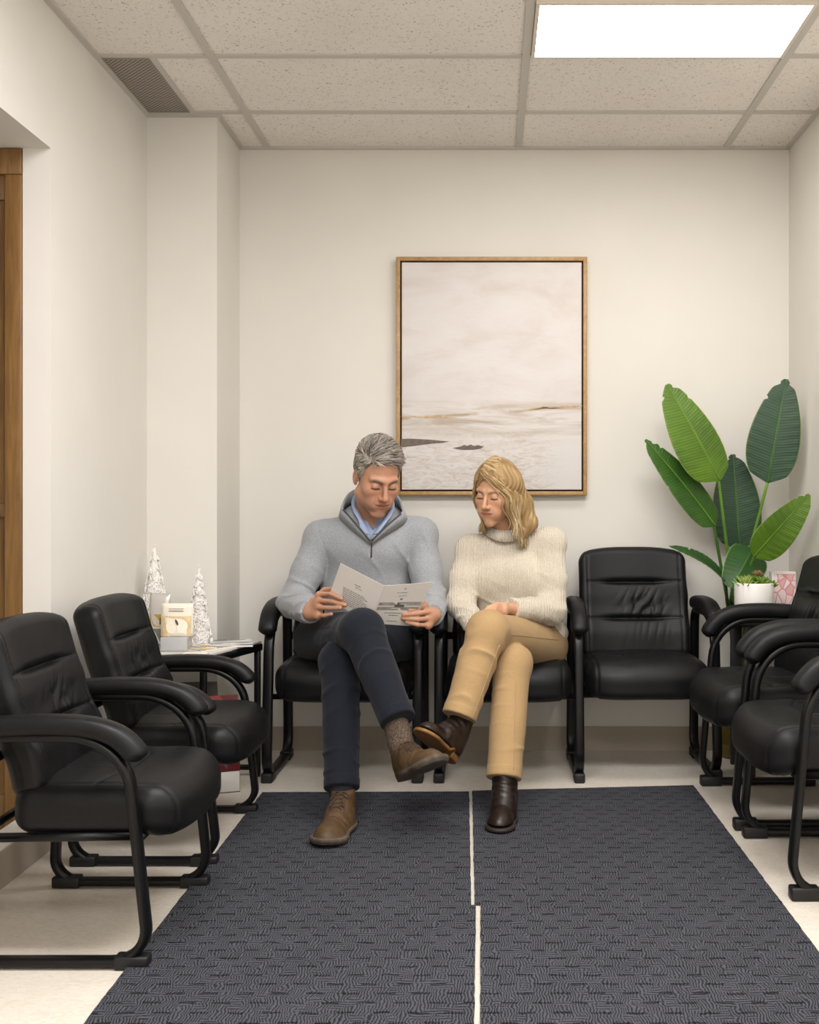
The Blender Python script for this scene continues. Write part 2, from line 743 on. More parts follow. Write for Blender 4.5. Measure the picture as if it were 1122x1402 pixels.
# ceiling vent with a perforated grille
vt = thing('ceiling_vent', 'dark perforated return air grille in the ceiling corner above the side wall', 'air vent', (-1.22, 3.8, ZC))
vx0, vx1, vy0, vy1 = -1.303, -1.153, 3.572, 4.05
k = NT('vent_grille')
v = k.coord(rot=(0, 0, .785))
ck = k.n('ShaderNodeTexVoronoi', feature='F1', voronoi_dimensions='2D')
ck.inputs['Randomness'].default_value = 0.0
ck.inputs['Scale'].default_value = 84
k.l(v, ck.inputs['Vector'])
k.base(k.ramp(ck.outputs['Distance'], [(.26, lin('#3a342f')), (.40, lin('#a89e94'))]))
k.set(Roughness=.7)
k.bump(ck.outputs['Distance'], .5, .003)
world_part(MB().box((vx0, vy0, ZC - .004), (vx1, vy1, ZC - .001)).build('grille', k.m), vt)
m = MB()
m.box((vx0 - .008, vy0 - .008, ZC - .007), (vx0, vy1 + .008, ZC)).box((vx1, vy0 - .008, ZC - .007), (vx1 + .008, vy1 + .008, ZC))
m.box((vx0, vy0 - .008, ZC - .007), (vx1, vy0, ZC)).box((vx0, vy1, ZC - .007), (vx1, vy1 + .008, ZC))
world_part(m.build('frame', plain('vent_frame_paint', '#8f867b', .6)), vt)

# oak door at the end of the passage
dx1 = XL - .087
dr = bpy.data.objects.new('door_1', None)
COL.objects.link(dr)
dr.location = (dx1 - .4, DO, 0)
struct(dr)
m = MB()
m.box((dx1 - .052, DO - .004, 0), (dx1, DO + .03, 2.035), .003)
m.box((dx1 - 1.0, DO - .008, 2.035), (dx1, DO + .03, DT - .002), .003)
m.box((dx1 - 1.0, DO - .004, 0), (dx1 - .948, DO + .03, 2.035), .003)
world_part(m.build('casing', M_OAKT), dr)
m = MB()
m.box((dx1 - .948, DO + .012, .02), (dx1 - .052, DO + .03, 2.035))
for z0, z1 in ((.02, .16), (1.0, 1.04), (1.96, 2.035)):
    m.box((dx1 - .948, DO + .004, z0), (dx1 - .052, DO + .014, z1), .002)
world_part(m.build('door_leaf', M_OAK), dr)

# ------------------------------------------------------------------ carpet runners
def rug_material():
    k = NT('charcoal_carpet')
    v = k.coord()
    wv = k.n('ShaderNodeTexNoise')
    wv.inputs['Scale'].default_value = 26
    wv.inputs['Detail'].default_value = 2
    k.l(v, wv.inputs['Vector'])
    off = k.n('ShaderNodeVectorMath', operation='MULTIPLY_ADD')
    k.l(wv.outputs['Color'], off.inputs[0])
    off.inputs[1].default_value = (.030, .016, 0)
    k.l(v, off.inputs[2])
    sep = k.n('ShaderNodeSeparateXYZ')
    k.l(off.outputs[0], sep.inputs[0])
    x, y = sep.outputs[0], sep.outputs[1]
    col = .037
    fx = k.math('FLOOR', k.math('DIVIDE', x, col))
    odd = k.math('MODULO', k.math('ADD', fx, 400.0), 2.0)
    yo = k.math('MULTIPLY_ADD', odd, .043, y)
    gap = k.math('MULTIPLY', k.math('LESS_THAN', k.math('FRACT', k.math('DIVIDE', yo, .086)), .085), k.math('MULTIPLY_ADD', k.noise(v, 16, 2), 1.6, .1))
    sx = k.math('SINE', k.math('MULTIPLY', x, 6.283 / .0066))
    sy = k.math('SINE', k.math('MULTIPLY', y, 6.283 / .0105))
    sel = k.ramp(k.noise(v, 24, 2), [(.52, (0, 0, 0)), (.62, (1, 1, 1))])
    st = k.n('ShaderNodeMix', data_type='FLOAT')
    k.l(sel, st.inputs[0]); k.l(sx, st.inputs[2]); k.l(sy, st.inputs[3])
    n2 = k.noise(v, 420, 2)
    n3 = k.noise(v, 9, 3)
    h = k.math('MULTIPLY_ADD', st.outputs[0], .42, k.math('MULTIPLY', n2, 1.3))
    h = k.math('SUBTRACT', h, k.math('MULTIPLY', gap, .65))
    h = k.math('MULTIPLY_ADD', n3, .35, h)
    k.base(k.ramp(h, [(.0, lin('#101114')), (.55, lin('#2b2c31')), (1.0, lin('#505157'))]))
    k.set(Roughness=.95, Specular_IOR_Level=.15)
    k.bump(h, .55, .004)
    return k.m


M_RUG = rug_material()


def rug(label, poly):
    """A carpet runner: outline with a slightly ragged tufted edge and a real pile height."""
    r = np.random.default_rng(len(label))
    pts = []
    n = len(poly)
    for i in range(n):
        a, b = np.array(poly[i]), np.array(poly[(i + 1) % n])
        L = np.linalg.norm(b - a)
        kk = max(2, int(L / .02))
        d = (b - a) / L
        nrm = np.array([d[1], -d[0]])
        for j in range(kk):
            pts.append(a + d * L * j / kk + nrm * (r.normal() * .0006 if j else 0))
    m = MB()
    m.prism([tuple(p) for p in pts], 0.0005, .009)
    return tag(m.build('carpet_runner', M_RUG), label, 'carpet')


rug('charcoal ribbed carpet runner under the man’s planted brown shoe', [(-.80, 0.4), (-.018, 0.4), (-.034, 2.725), (-.046, 2.725), (-.072, 3.80), (-.812, 3.79)])
rug('charcoal ribbed carpet runner under the woman’s planted boot', [(-.006, 0.4), (.775, 0.4), (.75, 3.885), (-.060, 3.81), (-.037, 2.74), (-.022, 2.74)])

# ------------------------------------------------------------------ framed painting
def canvas_material():
    k = NT('abstract_canvas')
    tc = k.coord('Object')
    sep = k.n('ShaderNodeSeparateXYZ')
    k.l(tc, sep.inputs[0])
    z = k.math('DIVIDE', k.math('SUBTRACT', sep.outputs[2], 1.08), .99)      # 0 bottom .. 1 top
    x = sep.outputs[0]
    big = k.noise(k.coord(scale=(1.4, 1, 3.0)), 2.2, 5, .6, .5)
    str_ = k.noise(k.coord(scale=(1, 1, 9)), 3.0, 6, .62, .8)
    crack = k.noise(k.coord(scale=(1.2, 1, 4)), 9.0, 6, .7, 2.2)
    sky = k.ramp(big, [(.3, lin('#cfc6c0')), (.52, lin('#d9d3d0')), (.75, lin('#dedad8'))])
    sea = k.ramp(str_, [(.34, lin('#b9aa9b')), (.46, lin('#cbc1b8')), (.58, lin('#d9d4d0')), (.8, lin('#dedad7'))])
    low = k.ramp(crack, [(.36, lin('#c4b9ad')), (.45, lin('#d4ccc5')), (.58, lin('#dedad7'))])
    zz = k.math('ADD', z, k.math('MULTIPLY', k.math('SUBTRACT', big, .5), .03))
    m1 = k.ramp(zz, [(.365, (1, 1, 1)), (.405, (0, 0, 0))])
    m2 = k.ramp(zz, [(.20, (1, 1, 1)), (.29, (0, 0, 0))])
    rgt = k.ramp(x, [(.15, (0, 0, 0)), (.32, (1, 1, 1))])
    low = k.mix(rgt, low, lin('#dcd8d5'))
    c = k.mix(m1, sky, sea)
    c = k.mix(m2, c, low)
    # sandy ochre line along the horizon, left and right
    dl = k.math('ABSOLUTE', k.math('SUBTRACT', zz, k.math('MULTIPLY_ADD', x, .075, .345)))
    ln = k.ramp(dl, [(.002, (1, 1, 1)), (.009, (0, 0, 0))])
    gate = k.ramp(k.noise(k.coord(scale=(1, 1, .2)), 5.5, 3), [(.47, (0, 0, 0)), (.56, (1, 1, 1))])
    c = k.mix(k.math('MULTIPLY', k.math('MULTIPLY', ln, gate), .85), c, lin('#ab8e68'))
    k.base(c)
    k.set(Roughness=.7, Specular_IOR_Level=.25)
    k.bump(crack, .25, .004)
    return k.m


pic = thing('framed_painting', 'large pale abstract coastal painting in a thin gold wood frame', 'painting', (.01, YB, 1.075))
fx0, fx1, fz0, fz1, fy = -.389, .411, 1.077, 2.075, YB - .042
m = MB()
fw = .016
for lo, hi in (((fx0, fy, fz0), (fx0 + fw, YB - .001, fz1)), ((fx1 - fw, fy, fz0), (fx1, YB - .001, fz1)),
               ((fx0 + fw, fy, fz0), (fx1 - fw, YB - .001, fz0 + fw)), ((fx0 + fw, fy, fz1 - fw), (fx1 - fw, YB - .001, fz1))):
    m.box(lo, hi, .0015)
world_part(m.build('frame', wood_material('gilded_wood', '#9c7647', '#c09a66', .4, (10, 10, 10))), pic)
world_part(MB().box((fx0 + fw, YB - .02, fz0 + fw), (fx1 - fw, YB - .002, fz1 - fw)).build('backing_board', plain('dark_gap', '#2b2019', .8)), pic)
m = MB()
gp = fw + .007
m.box((fx0 + gp, fy + .004, fz0 + gp), (fx1 - gp, YB - .019, fz1 - gp), .002)
cy = fy + .0035


def stroke(pts, mi):
    """A thick dab of paint, raised from the canvas."""
    n = len(pts)
    V = [(x, cy, z) for x, z in pts] + [(x, cy + .003, z) for x, z in pts]
    m.add(V, [list(range(n))] + [(i, n + i, n + (i + 1) % n, (i + 1) % n) for i in range(n)], False, mi)


def dab(px, py, mi):
    pts = [P(a, b, cy) for a, b in zip(px, py)]
    stroke([(p[0], p[2]) for p in pts], mi)


dab([549, 560, 572, 590, 604, 617, 606, 592, 580, 565, 549], [601, 600.5, 601, 602, 603.5, 604.5, 606.5, 607.5, 609, 611, 612.5], 1)
dab([620, 632, 636, 640, 645, 649, 655, 663, 658, 648, 634, 626], [613.5, 611, 609, 610.5, 608.5, 610.5, 609.5, 611.5, 614.5, 616, 616.2, 615], 1)
def cstroke(x0, y0, x1, y1, w, seed, mi=2):
    r = np.random.default_rng(seed)
    n = 14
    t = np.linspace(0, 1, n)
    px = x0 + (x1 - x0) * t
    py = y0 + (y1 - y0) * t + np.cumsum(r.normal(size=n)) * .5
    hw = w * np.sin(np.pi * np.clip(t, .02, .98)) ** .6 * r.uniform(.4, 1, n) * .5
    dab(np.concatenate([px, px[::-1]]), np.concatenate([py - hw, (py + hw)[::-1]]), mi)


for a in ((549, 570, 628, 571, 3, 1), (728, 560, 798, 556, 5, 2), (715, 562, 770, 559, 2, 3)):
    cstroke(*a)
world_part(m.build('canvas', [canvas_material(), plain('dark_umber_paint', '#665a50', .6, nscale=60, namp=.2), plain('ochre_paint', '#bda27f', .6, nscale=80, namp=.2)]), pic)

# ------------------------------------------------------------------ chairs
def leather():
    k = NT('black_leather')
    v = k.coord()
    n = k.noise(v, 12, 4)
    k.base(k.ramp(n, [(.3, lin('#0c0c0e')), (.7, lin('#121214'))]))
    k.set(Roughness=k.math('MULTIPLY_ADD', n, .2, .36), Specular_IOR_Level=.27)
    h = k.noise(v, 330, 2)
    k.bump(k.math('MULTIPLY_ADD', k.noise(v, 24, 3), 2.0, h), .14, .0015)
    return k.m


M_LEATHER = leather()
CW = .55                 # between the two side frames


def seat_field(p):
    x, y, z = p[:, 0], p[:, 1], p[:, 2]
    q = p.copy()
    front = np.clip((-y + .06) / .14, 0, 1)
    q[:, 2] = z + .028 * front ** 2 * 1.2 - .012 * np.cos(np.clip(x / .25, -1, 1) * 1.57) + .012
    # rounded front corners in plan
    q[:, 1] = y - .05 * (np.abs(x) / .25) ** 3 * (y < .1)
    d = rbox(q, (0, .13, .393), (.246, .208, .066), .05)
    top = np.clip((z - .40) / .03, 0, 1)
    d = d + .0042 * np.exp(-((np.abs(x) - .205) / .0042) ** 2)
    ya = .10 + .35 * (np.abs(x) - .07) * (np.abs(x) > .07)
    seam = np.minimum(np.abs(np.abs(x) - .075) + 1.0 * (y < .10), np.abs(y - ya))
    d = d + .005 * np.exp(-(seam / .005) ** 2) * top * (np.abs(x) < .205) * (y > .02)
    d = d + .0022 * wob(p * np.array([1, 1.6, 1], np.float32), 34, 3) * top
    return d


BU = np.array([0, .118, .452]); BH = np.linalg.norm(BU); BU = BU / BH
BO = np.array([0, .318, .408])
BN = np.array([0, BU[2], -BU[1]])       # toward the rear


def back_field(p):
    q = p - BO.astype(np.float32)
    u, w, t = q[:, 0], q @ BU.astype(np.float32), q @ BN.astype(np.float32)
    lum = .016 * np.exp(-((w - .08) / .10) ** 2)
    t2 = t - .30 * u * u * -1.0 * .0 + lum + .02 * (np.abs(u) / .23) ** 4
    wt = w + .03 * (np.abs(u) / .23) ** 3 * (w > .3)
    d2 = np.stack([u, wt - BH / 2], 1)
    a = np.abs(d2) - (np.array([.230, BH / 2], np.float32) - .038)
    outl = np.linalg.norm(np.maximum(a, 0), axis=1) + np.minimum(a.max(1), 0) - .038
    e = np.stack([outl, np.abs(t2) - .046], 1) + .036
    d = np.minimum(e.max(1), 0) + np.linalg.norm(np.maximum(e, 0), axis=1) - .036
    fr = np.clip(-t2 / .02, 0, 1)
    mid = 1 / (1 + np.exp((np.abs(u) - .115) / .018))
    for wi in (.165, .315):
        g = (w - wi)
        d = d + fr * (.018 * mid * np.exp(-(g / .010) ** 2) + .0045 * np.exp(-(g / .004) ** 2) * (np.abs(u) < .2))
        d = d - fr * .004 * np.exp(-((g + .055) / .035) ** 2)
    pk = np.exp(-((w - .215) / .055) ** 2) + .9 * np.exp(-((w - .085) / .05) ** 2)
    q2 = np.stack([u - .35 * (w - .2), w, t], 1)
    d = d + fr * .0085 * mid * pk * (folds(q2, (1, 0, 0), 75, 22, 4, 3) - .2) * np.clip((u + .12) / .14, .15, 1)
    d = d + .0035 * np.exp(-((np.abs(u) - .196) / .004) ** 2) * fr
    d = d + .0035 * np.exp(-((t2 - .018) / .004) ** 2) * (outl > -.02)
    return d


def make_chair():
    r = thing('guest_chair', 'x', 'chair')
    hw = CW / 2
    # side frames: one closed bent tube each (arm rail, front leg, floor sled, rear leg)
    loop = fillet([(0, -.004, .017), (0, .052, .612), (0, .405, .612), (0, .43, .017)], [.085, .15, .06, .075], 10, True)
    for s in (-1, 1):
        m = MB()
        m.tube(loop + np.array([s * hw, 0, 0]), .038, .024, 16, True, sup=3.6)
        f = m.build('side_frame', M_BLACK, r)
        for y0, y1 in ((-.004, .075), (.355, .432)):
            MB().box((s * hw - .021, y0, 0), (s * hw + .021, y1, .036), .006).build('foot_cap', M_RUBBER, f)
    m = MB()
    for y in (.030, .417):
        m.tube([(-hw, y, .318), (hw, y, .318)], .022, .022, 10, up=(0, 0, 1))
    for s in (-1, 1):
        m.tube([(s * .236, .035, .322), (s * .236, .40, .316)], .022, .024, 10)
    m.tube([(-hw, .41, .50), (hw, .41, .50)], .03, .016, 10, up=(0, 0, 1))
    m.build('seat_frame', M_BLACK, r)
    V, Q = surf(seat_field, (-.27, -.11, .30), (.27, .36, .50), .0042)
    link('seat', make_mesh('seat', relax(V, Q, 2), Q, M_LEATHER), r)
    V, Q = surf(back_field, (-.25, .24, .38), (.25, .53, .90), .0042)
    link('backrest', make_mesh('backrest', relax(V, Q, 2), Q, M_LEATHER), r)
    for s in (-1, 1):
        path = smooth_path([(0, .40, .634), (0, .33, .642), (0, .23, .646), (0, .14, .640), (0, .075, .618), (0, .034, .578), (0, .024, .548)], 6)
        n = len(path)
        t = np.linspace(0, 1, n)
        tp = np.clip(np.minimum(np.sqrt(np.clip(t / .06, 0, 1)), np.sqrt(np.clip((1 - t) / .10, 0, 1))), .18, 1)
        m = MB()
        m.tube(path + np.array([s * (hw + .002), 0, 0]), .068, .056, 18, taper=tp, sup=2.5)
        a = m.build('armrest_pad', M_LEATHER, r)
        sm_ = MB()
        for dd in (-.0325, .0325):
            sm_.tube(path[4:-4] + np.array([s * (hw + .002) + dd * .98, 0, .004]), .0032, .0032, 6)
        sm_.build('piping', M_LEATHER, a)
    return r


R90 = math.pi / 2
chair0 = make_chair()
GR = 'black leather guest chairs around the waiting room'
chairs = [
    ((-.548, 3.940, 0), 0.0, (1.02, 1, 1), 'black leather sled-base armchair the man in grey sits on'),
    ((.075, 3.940, 0), 0.0, (.955, 1, 1), 'black leather sled-base armchair the woman in cream sits on'),
    ((.600, 3.985, 0), math.radians(2), (.955, .93, 1), 'empty black leather armchair against the back wall, between the woman and the plant'),
    ((-.785, 3.31, 0), R90, (.945, .97, .875), 'empty black leather armchair beside the low table with white trees'),
    ((-.765, 2.627, 0), R90, (.915, .97, .885), 'empty black leather armchair nearest the oak door and the camera'),
    ((.785, 3.650, 0), -R90, (.965, .97, 1), 'empty black leather armchair in front of the small dark table with the white pot'),
    ((.795, 3.045, 0), -R90, (.945, .97, .985), 'empty black leather armchair cut off by the right frame edge, nearest the camera'),
]
for i, (lo, rz, sc, lb) in enumerate(chairs):
    if i == 0:
        chair0.location, chair0.rotation_euler, chair0.scale = lo, (0, 0, rz), sc
        chair0['label'], chair0['group'] = lb, GR
    else:
        dup(chair0, lo, rz, sc, lb, GR)

# the two chairs along the side wall have lower arms
for c_, f_ in ((3, .905), (4, .955)):
    for ch in bpy.data.objects:
        if ch.parent is not None and ch.parent.get('label') == chairs[c_][3] and ch.name.split('.')[0] in ('side_frame', 'armrest_pad'):
            ch.scale = (1, 1, f_)

# the end chair of the row shares its neighbour's arm: it has no frame of its own on that side
for ch in [o for o in bpy.data.objects if o.parent is not None and o.parent.get('label') == chairs[2][3]]:
    if ch.name.split('.')[0] in ('side_frame', 'armrest_pad'):
        if np.mean([v.co.x for v in ch.data.vertices]) < 0:
            for gc in list(ch.children):
                bpy.data.objects.remove(gc)
            bpy.data.objects.remove(ch)

# ------------------------------------------------------------------ people: heads
def rot(yaw, pitch, roll):
    y, p, r = (math.radians(a) for a in (yaw, pitch, roll))
    cy, sy, cp, sp, cr, sr = math.cos(y), math.sin(y), math.cos(p), math.sin(p), math.cos(r), math.sin(r)
    return (np.array([[cy, -sy, 0], [sy, cy, 0], [0, 0, 1]]) @ np.array([[1, 0, 0], [0, cp, -sp], [0, sp, cp]])
            @ np.array([[cr, 0, sr], [0, 1, 0], [-sr, 0, cr]])).astype(np.float32)


class Head:
    def __init__(self, c, yaw, pitch, roll, s, female=False):
        self.c, self.R, self.s, self.f = np.asarray(c, np.float32), rot(yaw, pitch, roll), s, female

    def loc(self, p):
        return ((p - self.c) @ self.R) / np.float32(self.s)

    def w(self, q):
        return np.asarray(q, np.float32) @ self.R.T * self.s + self.c

    def field(self, p):
        q = self.loc(p)
        f = self.f
        m = q.copy()
        m[:, 0] = np.abs(m[:, 0])
        d = ell(q, (0, .016, .042), (.074, .095, .084))
        d = smin(d, ell(q, (0, -.026, -.030), (.060 if f else .064, .064, .084)), .03)
        d = smin(d, rcone(m, (.048 if f else .053, .0, -.062), (.0, -.066, -.106), .020, .017), .03)
        d = smin(d, ell(q, (0, -.076, -.108), (.021 if f else .026, .017, .016)), .02)
        d = smin(d, ell(m, (.042, -.058, -.022), (.024, .024, .024)), .022)           # cheekbones
        d = smin(d, ell(m, (.030, -.066, -.062), (.020, .022, .026)), .02)            # cheeks
        d = smin(d, rcone(m, (.008, -.085, .026), (.046, -.068, .026), .009 if f else .0115, .008), .014)   # brow
        d = smax(d, -ell(m, (.032, -.103, .004), (.021, .020, .012)), .014)           # socket
        d = smin(d, ell(m, (.0315, -.0775, .0035), (.0165, .0125, .0125)), .004)      # closed lid over the eye
        lid = np.abs(m[:, 2] - (-.0040 - 6 * (m[:, 0] - .0315) ** 2))
        d = d + .0016 * np.exp(-(lid / .0016) ** 2) * (np.abs(m[:, 0] - .0315) < .0155) * (q[:, 1] < -.06)
        crs = np.abs(m[:, 2] - (.0085 - 8 * (m[:, 0] - .0315) ** 2))
        d = d + .0014 * np.exp(-(crs / .0016) ** 2) * (np.abs(m[:, 0] - .0315) < .016) * (q[:, 1] < -.06)
        d = smin(d, rcone(q, (0, -.088, .016), (0, -.112, -.026), .0075, .0095), .010)
        d = smin(d, ell(q, (0, -.113, -.032), (.0115, .0125, .0105)), .006)
        d = smin(d, ell(m, (.0125, -.100, -.036), (.0078, .011, .0078)), .005)
        d = smax(d, -ell(m, (.0062, -.112, -.0435), (.0042, .006, .0035)), .003)
        d = smin(d, ell(q, (0, -.0805, -.066), (.036, .014, .026)), .020)              # mouth mound
        d = smin(d, ell(q, (0, -.0900, -.0618), (.025, .0072, .0050 if f else .0042)), .006)
        d = smin(d, ell(q, (0, -.0885, -.0725), (.022, .0078, .0060 if f else .0050)), .006)
        ml = np.abs(q[:, 2] - (-.0668 + 4.5 * q[:, 0] ** 2))
        d = d + .0026 * np.exp(-(ml / .0016) ** 2) * (np.abs(q[:, 0]) < .029) * (q[:, 1] < -.06)
        nl = np.abs(m[:, 0] - (.019 + (-.036 - q[:, 2]) * .42))
        d = d + (.0005 if f else .0016) * np.exp(-(nl / .004) ** 2) * (q[:, 2] < -.034) * (q[:, 2] > -.066) * (q[:, 1] < -.06)
        ear = ell(m, (.076, .014, .000), (.009, .019, .031))
        ear = smax(ear, -ell(m, (.086, .010, .002), (.007, .010, .018)), .005)
        ear = smin(ear, ell(m, (.074, .008, -.026), (.006, .009, .010)), .006)
        d = smin(d, ear, .006)
        return d * self.s

    def colour(self, p, C, skin, lip, brow, blush, beard=None):
        q = self.loc(p)
        ax = np.abs(q[:, 0])
        front = (q[:, 1] < -.045)

        def put(w, col):
            nonlocal C
            C = C * (1 - w[:, None]) + w[:, None] * np.array(lin(col), np.float32)

        def g(v, c, s):
            return np.exp(-((v - c) / s) ** 2)
        near = (np.linalg.norm(q, axis=1) < .2)
        put(.26 * near * front * g(ax, .043, .022) * g(q[:, 2], -.03, .022), blush)
        put(.40 * near * g(ax, 0, .016) * g(q[:, 2], -.034, .013) * (q[:, 1] < -.095), blush)
        put(.35 * near * (ax > .07) * g(q[:, 2], 0, .04) * g(q[:, 1], .014, .03), blush)
        if beard:
            put(.28 * near * np.clip((-.040 - q[:, 2]) / .02, 0, 1) * np.clip((-q[:, 1] - .0) / .03, 0, 1) * (q[:, 2] > -.135), beard)
        lipm = np.clip(1.6 - (q[:, 0] / .026) ** 2 * 1.2 - ((q[:, 2] + .0668 - 5 * q[:, 0] ** 2) / .0100) ** 2 * 1.3, 0, 1) * (q[:, 1] < -.078)
        put(.75 * near * lipm, lip)
        put(.75 * near * np.clip(1.3 - np.abs(q[:, 2] + .0668 - 4.5 * q[:, 0] ** 2) / .0017, 0, 1) * (ax < .028) * (q[:, 1] < -.07), '#5a2f28')
        by = .0245 - 9 * (ax - .030) ** 2 + .10 * (ax - .03)
        th = .0055 if not self.f else .0036
        put((.85 if not self.f else .75) * near * np.clip(1.6 - np.abs(q[:, 2] - by) / th, 0, 1) * np.clip((ax - .009) / .006, 0, 1) * np.clip((.052 - ax) / .008, 0, 1) * front, brow)
        put(.95 * near * np.clip(1.7 - np.abs(q[:, 2] - (-.0045 - 6 * (ax - .0315) ** 2)) / .0017, 0, 1) * (np.abs(ax - .0315) < .0165) * (q[:, 1] < -.06), '#2c1c17')
        put(.28 * near * g(q[:, 2], .0085 - 0, .0022) * (np.abs(ax - .0315) < .017) * front, '#6b4034')
        return C


def skin_material(name):
    k = NT(name)
    a = k.n('ShaderNodeAttribute', attribute_name='tint')
    n = k.noise(k.coord(), 70, 3)
    c = k.mix(k.math('MULTIPLY', n, .22), a.outputs['Color'], k.mix(.5, a.outputs['Color'], lin('#a35a45')))
    k.base(c)
    k.set(Roughness=.48, Specular_IOR_Level=.4, Subsurface_Weight=.12, Subsurface_Radius=(.012, .004, .002), Subsurface_Scale=.25)
    k.bump(k.noise(k.coord(), 420, 2), .08, .0006)
    return k.m


def knit_material(name, c0, c1, scale, strength, wale=0):
    k = NT(name)
    v = k.coord()
    n = k.noise(v, scale, 3, .6)
    f = k.noise(v, 14, 3)
    k.base(k.mix(k.math('MULTIPLY', f, .3), k.ramp(n, [(.32, lin(c0)), (.66, lin(c1))]), lin(c1)))
    k.set(Roughness=.95, Specular_IOR_Level=.12, Sheen_Weight=.25)
    h = n
    if wale:
        w = k.n('ShaderNodeTexWave', wave_type='BANDS', bands_direction='X')
        w.inputs['Scale'].default_value = wale
        w.inputs['Distortion'].default_value = 3.5
        w.inputs['Detail'].default_value = 2
        k.l(v, w.inputs['Vector'])
        h = k.math('MULTIPLY_ADD', w.outputs['Fac'], .9, n)
    k.bump(h, strength, .004)
    return k.m


def twill_material(name, c0, c1, sc=420):
    k = NT(name)
    n = k.noise(k.coord(), sc, 2)
    f = k.noise(k.coord(), 11, 4)
    k.base(k.mix(k.math('MULTIPLY', f, .5), k.ramp(n, [(.3, lin(c0)), (.7, lin(c1))]), lin(c1)))
    k.set(Roughness=.88, Specular_IOR_Level=.15, Sheen_Weight=.08)
    k.bump(k.math('MULTIPLY_ADD', k.noise(k.coord(), 38, 4, .6, .8), 1.6, n), .3, .002)
    return k.m


def hair_material(name, c0, c1, c2, rough=.42):
    k = NT(name)
    a = k.n('ShaderNodeAttribute', attribute_name='tint')
    k.base(k.ramp(a.outputs['Fac'], [(.0, lin(c0)), (.5, lin(c1)), (1.0, lin(c2))]))
    k.set(Roughness=rough, Specular_IOR_Level=.35)
    return k.m


def hair_obj(name, parts, mat, root):
    """parts: (V, Q, value per vertex)."""
    Vs, Qs, Ts, n = [], [], [], 0
    for V, Q, T in parts:
        Vs.append(V); Qs.append(Q + n); Ts.append(T); n += len(V)
    me = make_mesh(name, np.concatenate(Vs), np.concatenate(Qs), mat, True)
    T = np.concatenate(Ts)
    tint(me, np.stack([T, T, T], 1))
    return world_part(link(name, me), root)


def leather_brown(name, c0, c1, rough, bump=.25, sc=60):
    k = NT(name)
    n = k.noise(k.coord(), sc, 4, .6)
    f = k.noise(k.coord(), 9, 3)
    k.base(k.mix(k.math('MULTIPLY', f, .45), k.ramp(n, [(.3, lin(c0)), (.7, lin(c1))]), lin(c0)))
    k.set(Roughness=rough, Specular_IOR_Level=.4)
    k.bump(k.noise(k.coord(), 260, 3), bump, .001)
    return k.m


class Foot:
    """Shoe frame: heel at the origin on the ground, toe along local -Y, up along local Z."""

    def __init__(self, heel, toe_dir, up):
        f = np.array(toe_dir, float); f /= np.linalg.norm(f)
        u = np.array(up, float); u -= f * (u @ f); u /= np.linalg.norm(u)
        x = np.cross(u, -f) * -1
        x = np.cross(-f, u)
        self.o, self.R = np.asarray(heel, np.float32), np.stack([x, -f, u], 1).astype(np.float32)

    def loc(self, p):
        return (p - self.o) @ self.R

    def w(self, q):
        return np.asarray(q, np.float32) @ self.R.T + self.o


def footprint(q, L, wd, grow=0.0):
    """2D outline of a sole, distance in the local xy plane."""
    p2 = np.stack([q[:, 0], q[:, 1], np.zeros(len(q), np.float32)], 1)
    d = rcone(p2, (0, -.034, 0), (.004, -.12, 0), .033, wd * .40)
    d = smin(d, rcone(p2, (.004, -.12, 0), (.003, -L + wd * .60, 0), wd * .40, wd * .5), .04)
    return smin(d, ell(p2, (.002, -L + wd * .62, 0), (wd * .46, wd * .62, wd * .5)), .02) - grow


def extrude(d2, z, z0, z1, r=.003):
    e = np.stack([d2, np.abs(z - (z0 + z1) / 2) - (z1 - z0) / 2], 1) + r
    return np.minimum(e.max(1), 0) + np.linalg.norm(np.maximum(e, 0), axis=1) - r


